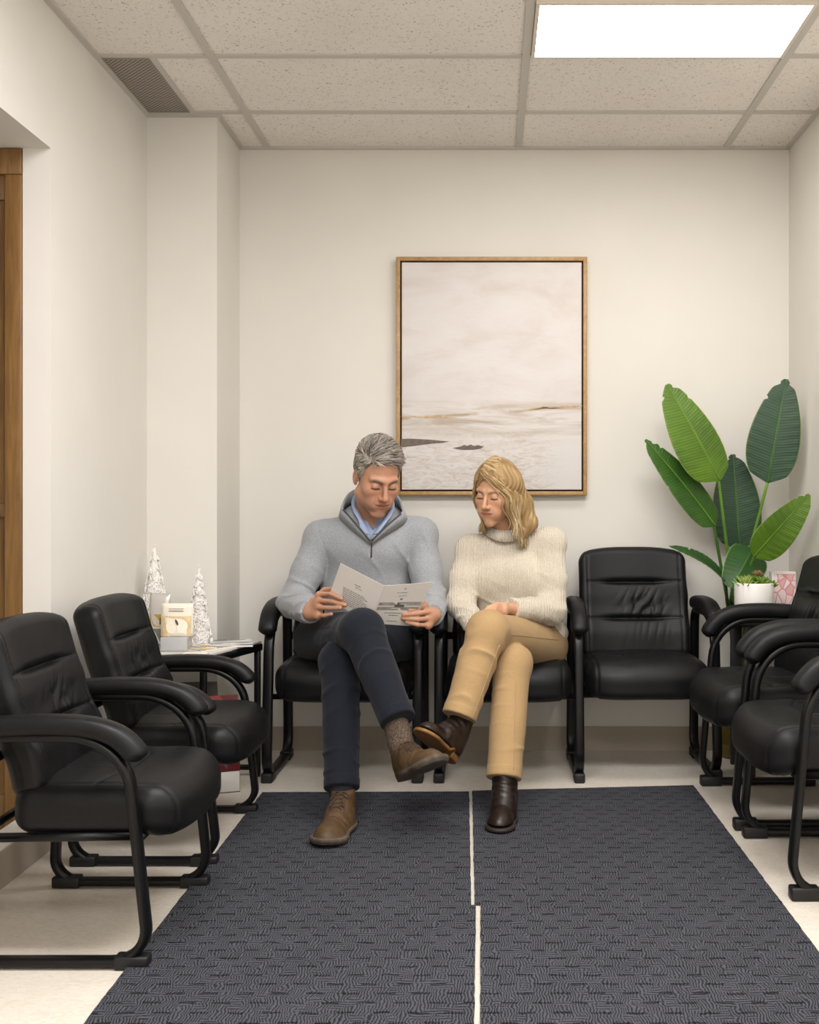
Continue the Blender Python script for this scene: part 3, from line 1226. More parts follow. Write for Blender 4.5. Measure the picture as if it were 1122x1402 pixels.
def make_derby(ft, root, L, wd, ankle, mats, tilt_name):
    mu, ms, ml, mst = mats

    def upper(p):
        q = ft.loc(p)
        x, y, z = q[:, 0], q[:, 1], q[:, 2]
        top = np.interp(-y, (0, .06, .10, .14, L * .62, L * .82, L), (.112, .116, .106, .086, .066, .060, .052)).astype(np.float32)
        d = smax(footprint(q, L, wd, -.002 - .10 * np.clip(z - .045, 0, .1)), z - top + 9 * x * x, .042)
        d = smin(d, rcone(q, (0, -.050, .05), (0, -.052, .100), .036, .036), .03)
        d = smax(d, -(z - .014), .004)
        d = smax(d, z - (.112 - .12 * np.clip(-y - .07, 0, 1)), .008)
        d = d + .0022 * np.exp(-((y + .155 + 14 * x * x) / .0022) ** 2) * (z > .035)       # vamp seam
        d = d - .0022 * np.exp(-((z - .022) / .004) ** 2)
        d = d + .002 * np.sin(y * 190) * np.exp(-((y + L * .62) / .03) ** 2) * (z > .035)
        return d
    c = ft.w(np.array([[0, -L / 2, .06]]))[0]
    up = sdf_obj('shoe', upper, c - .22, c + .22, .003, mu, root)

    def sole(p):
        q = ft.loc(p)
        y, z = q[:, 1], q[:, 2]
        rise = .010 * np.clip((-y - L * .72) / (L * .28), 0, 1) ** 2
        d = extrude(footprint(q, L, wd, .002), z - rise, .010, .024)
        d = np.minimum(d, smax(extrude(footprint(q, L, wd, 0), z, 0, .012), -(y + .075), .003))
        d = np.minimum(d, extrude(footprint(q, L, wd, -.0015), z - rise, .004, .012))
        return d
    sdf_obj('sole', sole, c - .22, c + .22, .003, ms, up, color=None)
    m = MB()

    def onto(pts, o=.0015):
        """Drop points of a path onto the upper."""
        zz = np.linspace(.16, .01, 151, dtype=np.float32)
        out = []
        for x, y in pts:
            q = np.stack([np.full(151, x, np.float32), np.full(151, y, np.float32), zz], 1)
            hit = upper(ft.w(q)) < 0
            out.append((x, y, zz[np.argmax(hit)] + o if hit.any() else .05))
        return np.array(out)
    for i in range(4):
        y = -.098 - .017 * i
        a = [(-.019, y + .005), (-.010, y + .001), (.002, y - .002), (.012, y - .005), (.019, y - .008)]
        m.tube(ft.w(smooth_path(onto(a, .002), 3)), .0048, .0036, 6)
        m.tube(ft.w(smooth_path(onto([(-x_, y_) for x_, y_ in a], .003), 3)), .0048, .0036, 6)
    for s in (-1, 1):
        lp = onto([(0, -.098), (s * .012, -.090), (s * .026, -.094), (s * .028, -.106), (s * .012, -.104), (0, -.098)], .004)
        m.tube(ft.w(smooth_path(lp, 5)), .0042, .0036, 6)
        m.tube(ft.w(smooth_path(onto([(0, -.099), (s * .010, -.118), (s * .020, -.134), (s * .022, -.146)], .0045), 4)), .0042, .0036, 6)
    q_ = MB()
    for s in (-1, 1):
        q_.tube(ft.w(smooth_path(onto([(s * .016, -.085), (s * .022, -.115), (s * .024, -.150), (s * .030, -.168), (s * .040, -.160)], .0002), 5)), .0030, .0026, 6)
    q_.build('stitching', mst, up)
    m.build('laces', ml, up)
    return up


def make_boot(ft, root, L, wd, top, mats):
    mu, ms, mh = mats

    def upper(p):
        q = ft.loc(p)
        x, y, z = q[:, 0], q[:, 1], q[:, 2]
        tp = np.interp(-y, (0, .06, .10, .13, L * .62, L * .82, L), (.12, .13, .118, .090, .066, .056, .044)).astype(np.float32)
        d = smax(footprint(q, L, wd, -.001 - .10 * np.clip(z - .045, 0, .1)), z - tp + 9 * x * x, .040)
        d = smin(d, rcone(q, (0, -.048, .06), (0, -.048, top), .037, .043), .035)
        d = smax(d, -(z - .022), .004)
        d = smax(d, z - top, .003)
        d = d + .0018 * np.sin(z * 210 + y * 120 + np.sin(x * 60)) * np.exp(-((z - .11) / .035) ** 2) * np.clip((-y - .03) / .04, 0, 1)
        return d
    c = ft.w(np.array([[0, -L / 2, .1]]))[0]
    up = sdf_obj('boot', upper, c - .22, c + .22, .003, mu, root)

    def sole(p):
        q = ft.loc(p)
        y, z = q[:, 1], q[:, 2]
        sh = .018 * np.clip((y + .105) / .03, 0, 1)
        d = extrude(footprint(q, L, wd, .002), z - sh, .004, .016)
        return d
    so = sdf_obj('sole', sole, c - .22, c + .22, .003, ms, up)

    def heel(p):
        q = ft.loc(p)
        return smax(extrude(footprint(q, L, wd, -.001), q[:, 2], 0, .024), -(q[:, 1] + .066), .003)
    sdf_obj('heel', heel, c - .22, c + .22, .003, mh, up)
    return up


def ribbon(m, outer, inner, th, mi=0):
    """Closed band between two 3D paths, with real thickness."""
    A, B = np.array(outer), np.array(inner)
    n = len(A)
    T = np.gradient(A, axis=0)
    N = np.cross(T, B - A)
    N /= np.linalg.norm(N, axis=1)[:, None] + 1e-9
    V = np.concatenate([A + N * th / 2, B + N * th / 2, B - N * th / 2, A - N * th / 2])
    Q = []
    for i in range(n - 1):
        for a in range(4):
            b = (a + 1) % 4
            Q.append((a * n + i, b * n + i, b * n + i + 1, a * n + i + 1))
    Q.append((0, 3 * n, 2 * n, n))
    Q.append((n - 1, 2 * n - 1, 3 * n - 1, 4 * n - 1))
    m.add(V, Q, True, mi)


def arm_wr(p, a, b, c, seed):
    """Creases of a sleeve, strongest in the bend of the elbow."""
    a, b, c = (np.asarray(v, np.float32) for v in (a, b, c))
    u = b - a
    t = (p - a) @ u / (u @ u)
    w = .35 + .65 * np.exp(-((t - .9) / .3) ** 2)
    v = c - b
    s = (p - b) @ v / (v @ v)
    w2 = np.exp(-((s - .35) / .45) ** 2)
    return -.0105 * np.maximum(w * np.clip(t, 0, 1), w2 * np.clip(s * 3, 0, 1)) * (folds(p, u + v * .3, 40, 28, seed) - .25)


# ------------------------------------------------------------------ the man
man = thing('person', 'person with short grey hair in grey quarter-zip sweater, dark trousers, reading a folded brochure', 'person', (-.53, 4.1, 0))
mh = Head((-.4225, 3.98, 1.139), 27.3, 28, .8, 1.035)
m_neck = P(509, 706, 4.09)
m_sh = [P(440, 738, 4.09), P(576, 734, 4.09)]
m_el = [P(404, 824, 4.00), P(588, 822, 4.00)]
m_wr = [P(426, 838, 3.79), P(592, 842, 3.79)]
m_hip = [P(438, 876, 4.10), P(545, 874, 4.10)]
m_kn = [P(496, 864, 3.60), P(466, 906, 3.68)]
m_an = [P(549, 996, 3.38), P(468, 1087, 3.428)]
RUG = .009
ft1 = Foot(np.array([m_an[1][0] + .012, 3.468, RUG]), (-.028, -.30, 0), (0, 0, 1))
heel0, toe0 = P(553, 1070, 3.40), P(597, 1050, 3.17)
ft0 = Foot(heel0, toe0 - heel0, m_kn[0] - m_an[0])

BY = 3.735
m_fingers = [
    [[P(437, 814, 3.755), P(453, 813, 3.722), P(468, 820, 3.700)],
     [P(434, 822, 3.755), P(455, 823.5, 3.722), P(473, 828.5, 3.697)],
     [P(434, 831.5, 3.755), P(451, 832.5, 3.722), P(466, 832.5, 3.700)],
     [P(436, 843, 3.760), P(445, 843, 3.728), P(454, 841, 3.710)],
     [P(430, 822, 3.79), P(444, 808, 3.790), P(458, 806, 3.762)]],
    [[P(582, 829, 3.765), P(571, 833, 3.732), P(561, 835.5, 3.722)],
     [P(590, 837, 3.765), P(572, 840, 3.728), P(553, 841.4, 3.718)],
     [P(590, 846.5, 3.765), P(572, 848, 3.728), P(552, 846.5, 3.722)],
     [P(587, 856, 3.765), P(572, 855.5, 3.730), P(557, 852, 3.726)],
     [P(590, 834, 3.80), P(580, 826, 3.800), P(566, 824, 3.785)]]]
FR = [(.0098, .0088, .0078), (.0100, .0092, .0080), (.0098, .0088, .0078), (.0086, .0078, .0068), (.0118, .0105, .0092)]


def man_hand(p, i):
    w = np.asarray(m_wr[i], np.float32)
    c = np.asarray(m_fingers[i][1][0], np.float32)
    near = np.linalg.norm(p - c, axis=1) < .17
    d = np.full(len(p), .08, np.float32)
    if not near.any():
        return d
    p = p[near]
    fs = m_fingers[i]
    k0 = [f[0] for f in fs]
    pal = rcone(p, w, (k0[1] + k0[2]) / 2 + (0, .012, 0), .028, .020)
    pal = smin(pal, rcone(p, k0[0], k0[3], .0125, .0115), .018)
    pal = smin(pal, rcone(p, w, k0[3], .024, .012), .018)
    pal = smin(pal, rcone(p, w, k0[4], .022, .014), .018)
    for f, r in zip(fs, FR):
        fd = chain(p, f, r, .003)
        kn = np.linalg.norm(p - np.asarray(f[1], np.float32), axis=1)
        fd = fd - .0009 * np.exp(-(kn / .006) ** 2)
        pal = smin(pal, fd, .0045)
    d[near] = pal
    return d


def man_core(p):
    d = ell(p, P(490, 872, 4.14), (.15, .10, .10))
    d = smin(d, ell(p, P(505, 806, 4.12), (.14, .085, .15)), .05)
    d = smin(d, ell(p, P(508, 752, 4.10), (.15, .09, .13)), .05)
    for i in (0, 1):
        d = smin(d, chain(p, [m_neck + (0, .01, -.05), m_sh[i], m_el[i], m_wr[i]], (.045, .052, .040, .025), .02), .03)
        d = smin(d, chain(p, [m_hip[i], m_kn[i]], (.075, .050), .02), .02)
    for kn_, mid, ft in ((m_kn[0], ft0.w((0, -.050, .16)), ft0), (m_kn[1], m_an[1] + (m_kn[1] - m_an[1]) * .15, ft1)):
        d = smin(d, chain(p, [kn_, mid, ft.w((0, -.052, .070)), ft.w((0, -.15, .038))], (.040, .022, .024, .018), .01), .01)
    d = smin(d, rcone(p, mh.w((0, .022, -.055)), m_neck, .054, .062), .03)
    return d


def man_body(p):
    d = man_core(p)
    nh = np.linalg.norm(p - mh.c, axis=1) < .26
    if nh.any():
        d[nh] = smin(d[nh], mh.field(p[nh]), .018)
    for i in (0, 1):
        d = smin(d, man_hand(p, i), .012)
    return d


M_SKIN = skin_material('skin')


def man_col(p):
    C = np.tile(np.array(lin('#b98a6e'), np.float32), (len(p), 1))
    C = mh.colour(p, C, None, '#a8665a', '#5f554c', '#b06a52', '#a98069')
    for i in (0, 1):
        for f in m_fingers[i][:4]:
            w = np.exp(-(np.linalg.norm(p - np.asarray(f[2], np.float32), axis=1) / .009) ** 2)
            C = C * (1 - .3 * w[:, None]) + .3 * w[:, None] * np.array(lin('#c4826c'), np.float32)
    return C


sdf_obj('body', man_body, (-.90, 3.05, .0), (-.08, 4.30, 1.32), .0032, M_SKIN, man, 1, man_col)

# sweater
zipv = P(508, 741, 3.95)


def man_torso(p):
    d = ell(p, P(492, 862, 4.14), (.188, .125, .085))
    d = smin(d, ell(p, P(503, 806, 4.11), (.182, .125, .15)), .06)
    d = smin(d, ell(p, P(508, 752, 4.09), (.188, .122, .12)), .06)
    for s in m_sh:
        d = smin(d, rcone(p, m_neck + (0, .012, -.030), s, .062, .064), .045)
    return d


def man_sleeves(p):
    ds = []
    for i in (0, 1):
        e = m_el[i]
        w = m_wr[i] + (m_wr[i] - e) * .02
        d = chain(p, [m_sh[i], m_sh[i] * .45 + e * .55, e, w], (.064, .060, .061, .046), .03)
        ax = (m_wr[i] - e) / np.linalg.norm(m_wr[i] - e)
        s = (p - m_wr[i].astype(np.float32)) @ ax.astype(np.float32)
        d = smax(d, s - .006, .004)
        rib = np.clip((s + .055) / .01, 0, 1)
        d = d + .003 * rib - .0035 * np.exp(-((s + .062) / .012) ** 2)
        d = d + arm_wr(p, m_sh[i], e, m_wr[i], 3 + i)
        ds.append(d)
    return np.minimum(*ds)


def man_sweater(p):
    d = man_torso(p)
    bl = np.clip((p[:, 2] - .85) / .12, 0, 1)
    s = man_sleeves(p)
    h = np.maximum(.014 + .03 * bl - np.abs(d - s), 0) / (.014 + .03 * bl)
    d = np.minimum(d, s) - h * h * (.014 + .03 * bl) * .25
    d = d + .0045 * wob(p * np.array([1, 1, .55], np.float32), 24, 5, 4) * np.clip((1.0 - p[:, 2]) / .2, .25, 1)
    d = d - .0085 * (folds(p, (.25, .2, 1), 42, 16, 8) - .3) * np.exp(-((p[:, 2] - .70) / .09) ** 2)
    d = d - .0050 * (folds(p, (.9, 0, .5), 26, 10, 9) - .3) * np.exp(-((p[:, 2] - .86) / .07) ** 2)
    # armhole seams
    for i in (0, 1):
        u = (m_el[i] - m_sh[i]) / np.linalg.norm(m_el[i] - m_sh[i])
        n = np.array([u[0] + (-.8 if i == 0 else .8), 0, u[2] * .4]); n /= np.linalg.norm(n)
        sd = (p - m_sh[i].astype(np.float32)) @ n.astype(np.float32) + .012
        d = d + .0022 * np.exp(-(sd / .0035) ** 2) * (p[:, 2] > .83)
    wedge = np.maximum(np.abs(p[:, 0] - zipv[0]) - (p[:, 2] - zipv[2]) * .80, p[:, 1] - 4.06)
    neckh = rcone(p, m_neck + (0, -.01, -.01), m_neck + (0, -.06, .20), .060, .085)
    return smax(smax(d, -wedge, .004), -neckh, .006)


M_SWEAT = knit_material('grey_knit', '#85888c', '#a3a5a8', 260, .35)
sw = sdf_obj('sweater', man_sweater, (-.86, 3.72, .48), (-.10, 4.32, 1.10), .0036, M_SWEAT, man, 1)


def man_shirt(p):
    d = ell(p, P(508, 752, 4.09), (.180, .114, .115))
    for s in m_sh:
        d = smin(d, rcone(p, m_neck + (0, .012, -.040), m_neck * .6 + s * .4 + (0, 0, -.03), .060, .05), .05)
    d = smax(d, np.abs(p[:, 0] - zipv[0]) - .12, .01)
    d = smax(d, p[:, 1] - 4.10, .01)
    d = smax(d, .86 - p[:, 2], .01)
    neckh = rcone(p, m_neck + (0, -.01, -.02), m_neck + (0, -.07, .20), .050, .080)
    d = smax(d, -neckh, .004)
    v = np.maximum(np.abs(p[:, 0] - P(509, 0, 3.96)[0]) - (p[:, 2] - P(0, 727, 3.96)[2]) * .62, p[:, 1] - 4.03)
    return smax(d, -v, .004)


M_SHIRT = twill_material('blue_shirt_cotton', '#8e9cba', '#a3b0cc', 600)
sh = sdf_obj('shirt', man_shirt, (-.62, 3.88, .84), (-.28, 4.16, 1.06), .004, M_SHIRT, man, 1)


def collar(outer, inner, th, n=5):
    m = MB()
    ribbon(m, smooth_path(outer, n), smooth_path(inner, n), th)
    return m


cs = [P(494, 730, 3.965), P(491, 712, 3.975), P(484, 700, 4.00), P(482, 686, 4.06), P(488, 676, 4.12), P(510, 670, 4.155),
      P(533, 676, 4.12), P(540, 690, 4.06), P(537, 704, 4.00), P(531, 713, 3.975), P(519, 730, 3.965)]
ci_ = [P(507, 733, 3.970), P(501, 719, 3.985), P(492, 702, 4.01), P(488, 694, 4.06), P(492, 690, 4.11), P(510, 688, 4.14),
       P(529, 690, 4.11), P(534, 698, 4.06), P(528, 706, 4.01), P(519, 720, 3.985), P(510, 733, 3.970)]
collar(cs, ci_, .004).build('shirt_collar', M_SHIRT, sh)
co = [P(507.5, 741, 3.945), P(490, 720, 3.952), P(470, 697.5, 3.985), P(470, 690, 4.04), P(478, 676, 4.12), P(492, 668, 4.165), P(510, 666, 4.18),
      P(530, 668, 4.165), P(545, 680, 4.12), P(551, 695, 4.04), P(550, 703.5, 3.985), P(529, 721, 3.952), P(509, 741, 3.945)]
ci2 = [P(507.5, 744, 3.955), P(486, 727, 3.985), P(468, 710, 4.03), P(466, 704, 4.07), P(474, 696, 4.13), P(490, 690, 4.165), P(510, 688, 4.18),
       P(532, 690, 4.165), P(548, 698, 4.13), P(556, 708, 4.07), P(553, 716, 4.03), P(532, 729, 3.985), P(509, 744, 3.955)]
col_o = collar(co, ci2, .008)
col_o.build('collar', M_SWEAT, sw)
def resample(pts, n=60):
    q = smooth_path(pts, 8)
    t = np.concatenate([[0], np.cumsum(np.linalg.norm(np.diff(q, axis=0), axis=1))])
    u = np.linspace(0, t[-1], n)
    return np.stack([np.interp(u, t, q[:, k_]) for k_ in range(3)], 1)


m = MB()
ribbon(m, resample(ci2), resample(ci_), .004)
m.build('collar_lining', M_SWEAT, sw)
M_TAPE = plain('zip_tape', '#3c3e42', .7)
M_BRASS = plain('aged_brass', '#7d6a48', .4, .8)
z = MB()
for sgn in (0, 1):
    pts = co[:3] if sgn == 0 else co[-3:]
    z.tube(smooth_path(np.array(pts) + (0, -.006, .001), 6), .006, .003, 6)
zl = [P(508, 741, 3.944), P(508, 753, 3.948), P(508, 764, 3.956)]


def on_front(pt, f, off=.0015):
    """Push a point onto the front of a garment, along the view depth axis."""
    y = np.linspace(pt[1] - .12, pt[1] + .14, 261)
    q = np.stack([np.full_like(y, pt[0]), y, np.full_like(y, pt[2])], 1).astype(np.float32)
    d = f(q)
    i = np.argmax(d < 0) if (d < 0).any() else -1
    return np.array([pt[0], y[i] - off, pt[2]])


zl = [on_front(p_, man_sweater) for p_ in zl]
z.tube(smooth_path(zl, 4), .006, .004, 6)
z.build('zip', M_TAPE, sw)
b = zl[0]
MB().box(b + (-.004, -.007, -.018), b + (.004, -.001, .006), .0015).build('zip_pull', M_BRASS, sw)


# trousers
def leg(p, hip, kn, an, rs, hem, seed, kfold=1.0):
    a, b, c = (np.asarray(v, np.float32) for v in (hip, kn, an))
    d = chain(p, [a, b, c], rs, .03)
    v = c - b
    s = (p - b) @ v / (v @ v)
    d = smax(d, (s - hem) * np.linalg.norm(v), .004)
    L = np.linalg.norm(v)
    d = d - .0014 * np.clip((s - hem + .034 / L) * L / .004, 0, 1)
    u = b - a
    t = (p - a) @ u / (u @ u)
    th = np.clip((.15 - s) / .1, 0, 1)
    d = d - .0095 * kfold * th * np.exp(-((t - .75) / .25) ** 2) * (folds(p, u, 36, 30, seed) - .3)
    d = d - .0080 * kfold * np.exp(-((s - .30) / .20) ** 2) * (folds(p, v, 44, 22, seed + 2) - .3)
    d = d - .0080 * np.exp(-((s - hem + .22) / .13) ** 2) * (folds(p, v, 46, 20, seed + 3) - .3)
    d = d + .0028 * wob(p, 15, seed + 1, 4)
    return d


def man_pelvis(p):
    return smin(ell(p, P(491, 880, 4.13), (.175, .125, .085)), ell(p, P(491, 872, 4.05), (.13, .10, .07)), .04)


def man_leg0(p):
    return leg(p, m_hip[0], m_kn[0], m_an[0], (.100, .074, .055), .93, 11)


def man_leg1(p):
    return leg(p, m_hip[1], m_kn[1], m_an[1], (.095, .070, .058), .965, 14)


def man_trousers(p):
    l0, l1 = man_leg0(p), man_leg1(p)
    pv = man_pelvis(p)
    back = np.clip((p[:, 1] - 3.85) / .15, 0, 1)
    k = .006 + .03 * back
    h = np.maximum(k - np.abs(l0 - l1), 0) / k
    d = np.minimum(l0, l1) - h * h * k * .25
    d = smin(d, pv, .03)
    return d


M_NAVY = twill_material('navy_chino', '#14161c', '#1f222b')
tr = sdf_obj('trousers', man_trousers, (-.80, 3.28, .10), (-.14, 4.30, .75), .0036, M_NAVY, man, 1)
def seam(p0, p1, rad_dir, f, n=24):
    out = []
    for t in np.linspace(0, 1, n):
        q_ = on_front(p0 + (p1 - p0) * t, f, .0008)
        if q_[1] < p0[1] + (p1 - p0)[1] * t + .10:
            out.append(q_)
    return np.array(out)


MB().tube(seam(P(487, 893, 3.60), P(519, 980, 3.45), 0, man_trousers), .0030, .0030, 5).build('seam', M_NAVY, tr)
MB().tube(seam(P(492, 935, 3.6), P(490, 1075, 3.42), 0, man_trousers), .0026, .0026, 5).build('seam', M_NAVY, tr)
MB().tube(seam(P(400, 872, 4.0), P(460, 853, 3.8), 0, man_trousers, 16), .0026, .0026, 5).build('seam', M_NAVY, tr)

M_SOCKD = plain('dark_sock', '#15151a', .95, nscale=200, namp=.3)
k = NT('brown_melange_sock')
n_ = k.noise(k.coord(scale=(1, 1, .4)), 380, 2)
k.base(k.ramp(n_, [(.35, lin('#2b221c')), (.65, lin('#6d5c4c'))])).set(Roughness=.95)
k.bump(n_, .4, .002)
M_SOCKB = k.m
M_SUEDE = leather_brown('brown_waxed_leather', '#42301d', '#60482c', .62, .3, 45)
k = NT('crepe_sole')
k.base(k.ramp(k.noise(k.coord(), 40, 3), [(.3, lin('#433a31')), (.7, lin('#62564a'))])).set(Roughness=.75)
M_SOLE = k.m
M_LACE = plain('brown_lace', '#3f2d1f', .8)

# planted shoe on the carpet, crossed shoe in the air
make_derby(ft1, man, .315, .108, None, (M_SUEDE, M_SOLE, M_LACE, M_LACE), '')
make_derby(ft0, man, .30, .108, None, (M_SUEDE, M_SOLE, M_LACE, M_LACE), '')


def sock(mid, an, kn, ft, r0, name, mat, root):
    a = np.asarray(an + (kn - an) * .28)
    b_ = np.asarray(an)
    g_ = ft.w((0, -.052, .11)) if mid is None else mid
    e = ft.w((0, -.054, .07))

    def fld(p):
        d = chain(p, [a, g_, e], (r0, r0, r0 * .95), .01)
        return d + .0007 * np.sin(p[:, 0] * 700) + .0014 * wob(p, 60, 3, 3)
    lo, hi = np.minimum(np.minimum(a, e), b_) - .07, np.maximum(np.maximum(a, e), b_) + .07
    return sdf_obj(name, fld, lo, hi, .0035, mat, root)


sock(m_an[1] + (m_kn[1] - m_an[1]) * .04, m_an[1], m_kn[1], ft1, .041, 'sock', M_SOCKD, man)
sock(None, m_an[0], m_kn[0], ft0, .041, 'sock', M_SOCKB, man)

# hair
def scalp_points(n, lo_phi, hi_phi, lo_el, hi_el):
    phi = RNG.uniform(lo_phi, hi_phi, n)
    el = np.arcsin(RNG.uniform(math.sin(lo_el), math.sin(hi_el), n))
    return phi, el


def man_hair():
    c, r = np.array([0, .016, .042]), np.array([.078, .099, .089])

    def hairline(q):
        """Height of the hairline by the angle round the head: brow, temple, sideburn, ear, nape."""
        a = np.degrees(np.arctan2(np.abs(q[:, 0]), -(q[:, 1] - .016)))
        return np.interp(a, (0, 25, 38, 50, 58, 70, 78, 84, 100, 112, 125, 180), (.086, .082, .074, .058, .022, -.012, -.014, .028, .030, -.010, -.050, -.066)).astype(np.float32)

    def fld(p):
        q = mh.loc(p)
        d = ell(q, c, r * np.array([1.03, 1.0, 1.09]))
        hl = hairline(q)
        d = smax(d, (hl - q[:, 2]) * .8, .010)
        d = d + .0024 * np.sin(q[:, 0] * 300 + q[:, 1] * 90 + 3 * wob(q, 60, 4, 3)) * (q[:, 2] > .06)
        return d * mh.s
    V, Q = surf(fld, mh.c - .17, mh.c + .17, .003)
    V = relax(V, Q, 1)
    q = mh.loc(V.astype(np.float32))
    T0 = np.clip(.32 + .25 * wob(q, 130, 9, 4) + .25 * (q[:, 2] < .05), 0, 1)
    parts = [(V, Q, T0)]
    # short strands following the surface
    S, K = 3200, 7
    a = RNG.normal(size=(S * 3, 3)); a /= np.linalg.norm(a, axis=1)[:, None]
    root = c + a * r * np.array([1.03, 1.0, 1.10])
    zz = root[:, 2]
    hl = hairline(root) + .004
    root = root[zz > hl][:S]
    S = len(root)
    nrm = (root - c) / r ** 2
    nrm /= np.linalg.norm(nrm, axis=1)[:, None]
    top = np.clip((root[:, 2] - .07) / .03, 0, 1)[:, None]
    front = np.clip((-root[:, 1] - .01) / .05, 0, 1)[:, None]
    flow = np.array([.85, .55, .05]) * top * (1 - .3 * front) + np.array([.95, -.35, 0]) * top * front + (1 - top) * np.array([0, .55, -.85])
    flow = flow + RNG.normal(size=(S, 3)) * .22
    flow -= nrm * (flow * nrm).sum(1)[:, None]
    flow /= np.linalg.norm(flow, axis=1)[:, None]
    Ls = (.012 + .030 * top[:, 0] + .008 * front[:, 0] * top[:, 0]) * RNG.uniform(.7, 1.2, S)
    t = np.linspace(0, 1, K)
    lift = (.0045 + .012 * top[:, 0]) * RNG.uniform(.4, 1.1, S)
    path = root[:, None] + flow[:, None] * (Ls[:, None] * t)[..., None] + nrm[:, None] * (lift[:, None] * np.sin(t * 2.4) * .8)[..., None]
    rad = np.outer(RNG.uniform(.0010, .0018, S), np.array([1, 1.1, 1.1, 1, .85, .6, .2]))
    pw = mh.w(path.reshape(-1, 3)).reshape(S, K, 3)
    V2, Q2 = strands(pw, rad * mh.s)
    clump = .45 + .28 * wob(root.astype(np.float32), 120, 2, 4)
    T2 = np.repeat(np.clip(clump + RNG.normal(size=S) * .2 + .12 * (1 - top[:, 0]), 0, 1), K * 3)
    parts.append((V2, Q2, T2))
    return hair_obj('hair', parts, hair_material('grey_hair', '#5c554d', '#9f968b', '#d0c8bd', .5), man)


man_hair()

# ------------------------------------------------------------------ brochure in his hands
bro = thing('brochure', 'open folded pale brochure held in both hands by the grey-sweatered man', 'brochure', P(512, 830, 3.70))
sT, sB = P(526.5, 802, 3.660), P(507, 853, 3.715)
lT, lB = P(466.6, 771, 3.690), P(449, 821, 3.745)
rT, rB = P(593, 797, 3.690), P(562, 857, 3.748)
M_PAPER_L = plain('brochure_paper', '#cfc8bf', .55)
M_INK = plain('brochure_ink', '#5d5853', .7)
M_PHOTO = plain('brochure_sea_print', '#8f8a84', .55, nscale=50, namp=.25)
M_PALE = plain('brochure_pale_print', '#c3bdb5', .55)


def page(name, tl, tr, br, bl, prints):
    m = MB()
    n = np.cross(tr - tl, bl - tl); n /= np.linalg.norm(n)
    if n[1] > 0:
        n = -n
    th = n * .0008

    def uv(u, v, o=0.0):
        return (tl * (1 - u) * (1 - v) + tr * u * (1 - v) + br * u * v + bl * (1 - u) * v) + n * o
    V = [tl + th, tr + th, br + th, bl + th, tl - th, tr - th, br - th, bl - th]
    m.add(V, [(0, 1, 2, 3), (7, 6, 5, 4), (0, 4, 5, 1), (1, 5, 6, 2), (2, 6, 7, 3), (3, 7, 4, 0)], False, 0)
    for (u0, v0, u1, v1, mi) in prints:
        m.add([uv(u0, v0, .0012 + mi * .0002), uv(u1, v0, .0012 + mi * .0002), uv(u1, v1, .0012 + mi * .0002), uv(u0, v1, .0012 + mi * .0002)], [(0, 1, 2, 3)], False, mi)
    o = m.build(name, [M_PAPER_L, M_PHOTO, M_PALE, M_INK], None)
    return world_part(o, bro)


r_ = np.random.default_rng(3)
def words(u0, u1, v, h, mi=3):
    out, u = [], u0
    while u < u1:
        w = r_.uniform(.02, .07)
        out.append((u, v, min(u + w, u1), v + h, mi))
        u += w + .012
    return out


pl = words(.42, .56, .30, .014) + words(.46, .62, .36, .012)
for i in range(9):
    pl += words(.22 + .01 * i, .74 + r_.uniform(-.04, .10), .50 + .045 * i, .013)
page('page', lT, sT, sB, lB, pl)
pr = [(.03, .44, .98, .64, 1), (.03, .52, .98, .56, 2), (.40, .50, .62, .56, 3), (.44, .46, .50, .51, 3), (.54, .485, .66, .51, 2), (.34, .58, .56, .605, 2)]
pr += words(.46, .50, .10, .02) + words(.34, .56, .20, .012) + words(.40, .58, .28, .012) + words(.46, .52, .35, .03)
pr += words(.24, .64, .70, .014) + words(.36, .58, .76, .014) + words(.38, .62, .90, .012)
page('page', sT, rT, rB, sB, pr)

# ------------------------------------------------------------------ the woman
wom = thing('person', 'person with shoulder-length blonde hair in cream sweater and tan trousers, legs crossed, looking aside', 'person', (.08, 4.1, 0))
wh = Head((.0262, 4.0, 1.0845), -28, 16.5, 4, .92, True)
w_neck = P(691, 732, 4.09)
w_sh = [P(645, 755, 4.08), P(753, 745, 4.08)]
w_el = [P(632, 828, 4.00), P(755, 835, 3.99)]
w_wr = [P(654, 860, 3.83), P(702, 834, 3.82)]
w_hip = [P(668, 878, 4.12), P(744, 884, 4.10)]
w_kn = [P(702, 908, 3.68), P(668, 864, 3.62)]
w_an = [P(690, 1068, 3.50), P(628, 984, 3.50)]
ftw0 = Foot(np.array([w_an[0][0] + .010, 3.558, RUG]), (-.030, -.24, 0), (0, 0, 1))
hw1, tw1 = P(619, 1047, 3.50), P(572, 1001, 3.34)
ftw1 = Foot(hw1, tw1 - hw1, w_kn[1] - w_an[1])
w_fing = [[P(690, 829, 3.765), P(680, 828, 3.735), P(669, 832, 3.712), P(660, 841, 3.700)],
          [P(690, 832, 3.760), P(678, 831, 3.725), P(666, 836, 3.700), P(657, 846, 3.69)],
          [P(690, 836, 3.757), P(678, 835, 3.72), P(666, 840, 3.695), P(658, 850, 3.69)],
          [P(691, 839, 3.757), P(680, 839, 3.728), P(670, 843, 3.705), P(663, 851, 3.70)]]
w_fing2 = [[P(660, 866, 3.78), P(668, 872, 3.76), P(674, 878, 3.76)], [P(658, 870, 3.78), P(666, 878, 3.76), P(672, 884, 3.76)],
           [P(655, 872, 3.79), P(662, 881, 3.77), P(668, 887, 3.77)], [P(652, 873, 3.80), P(658, 882, 3.785), P(664, 887, 3.785)]]


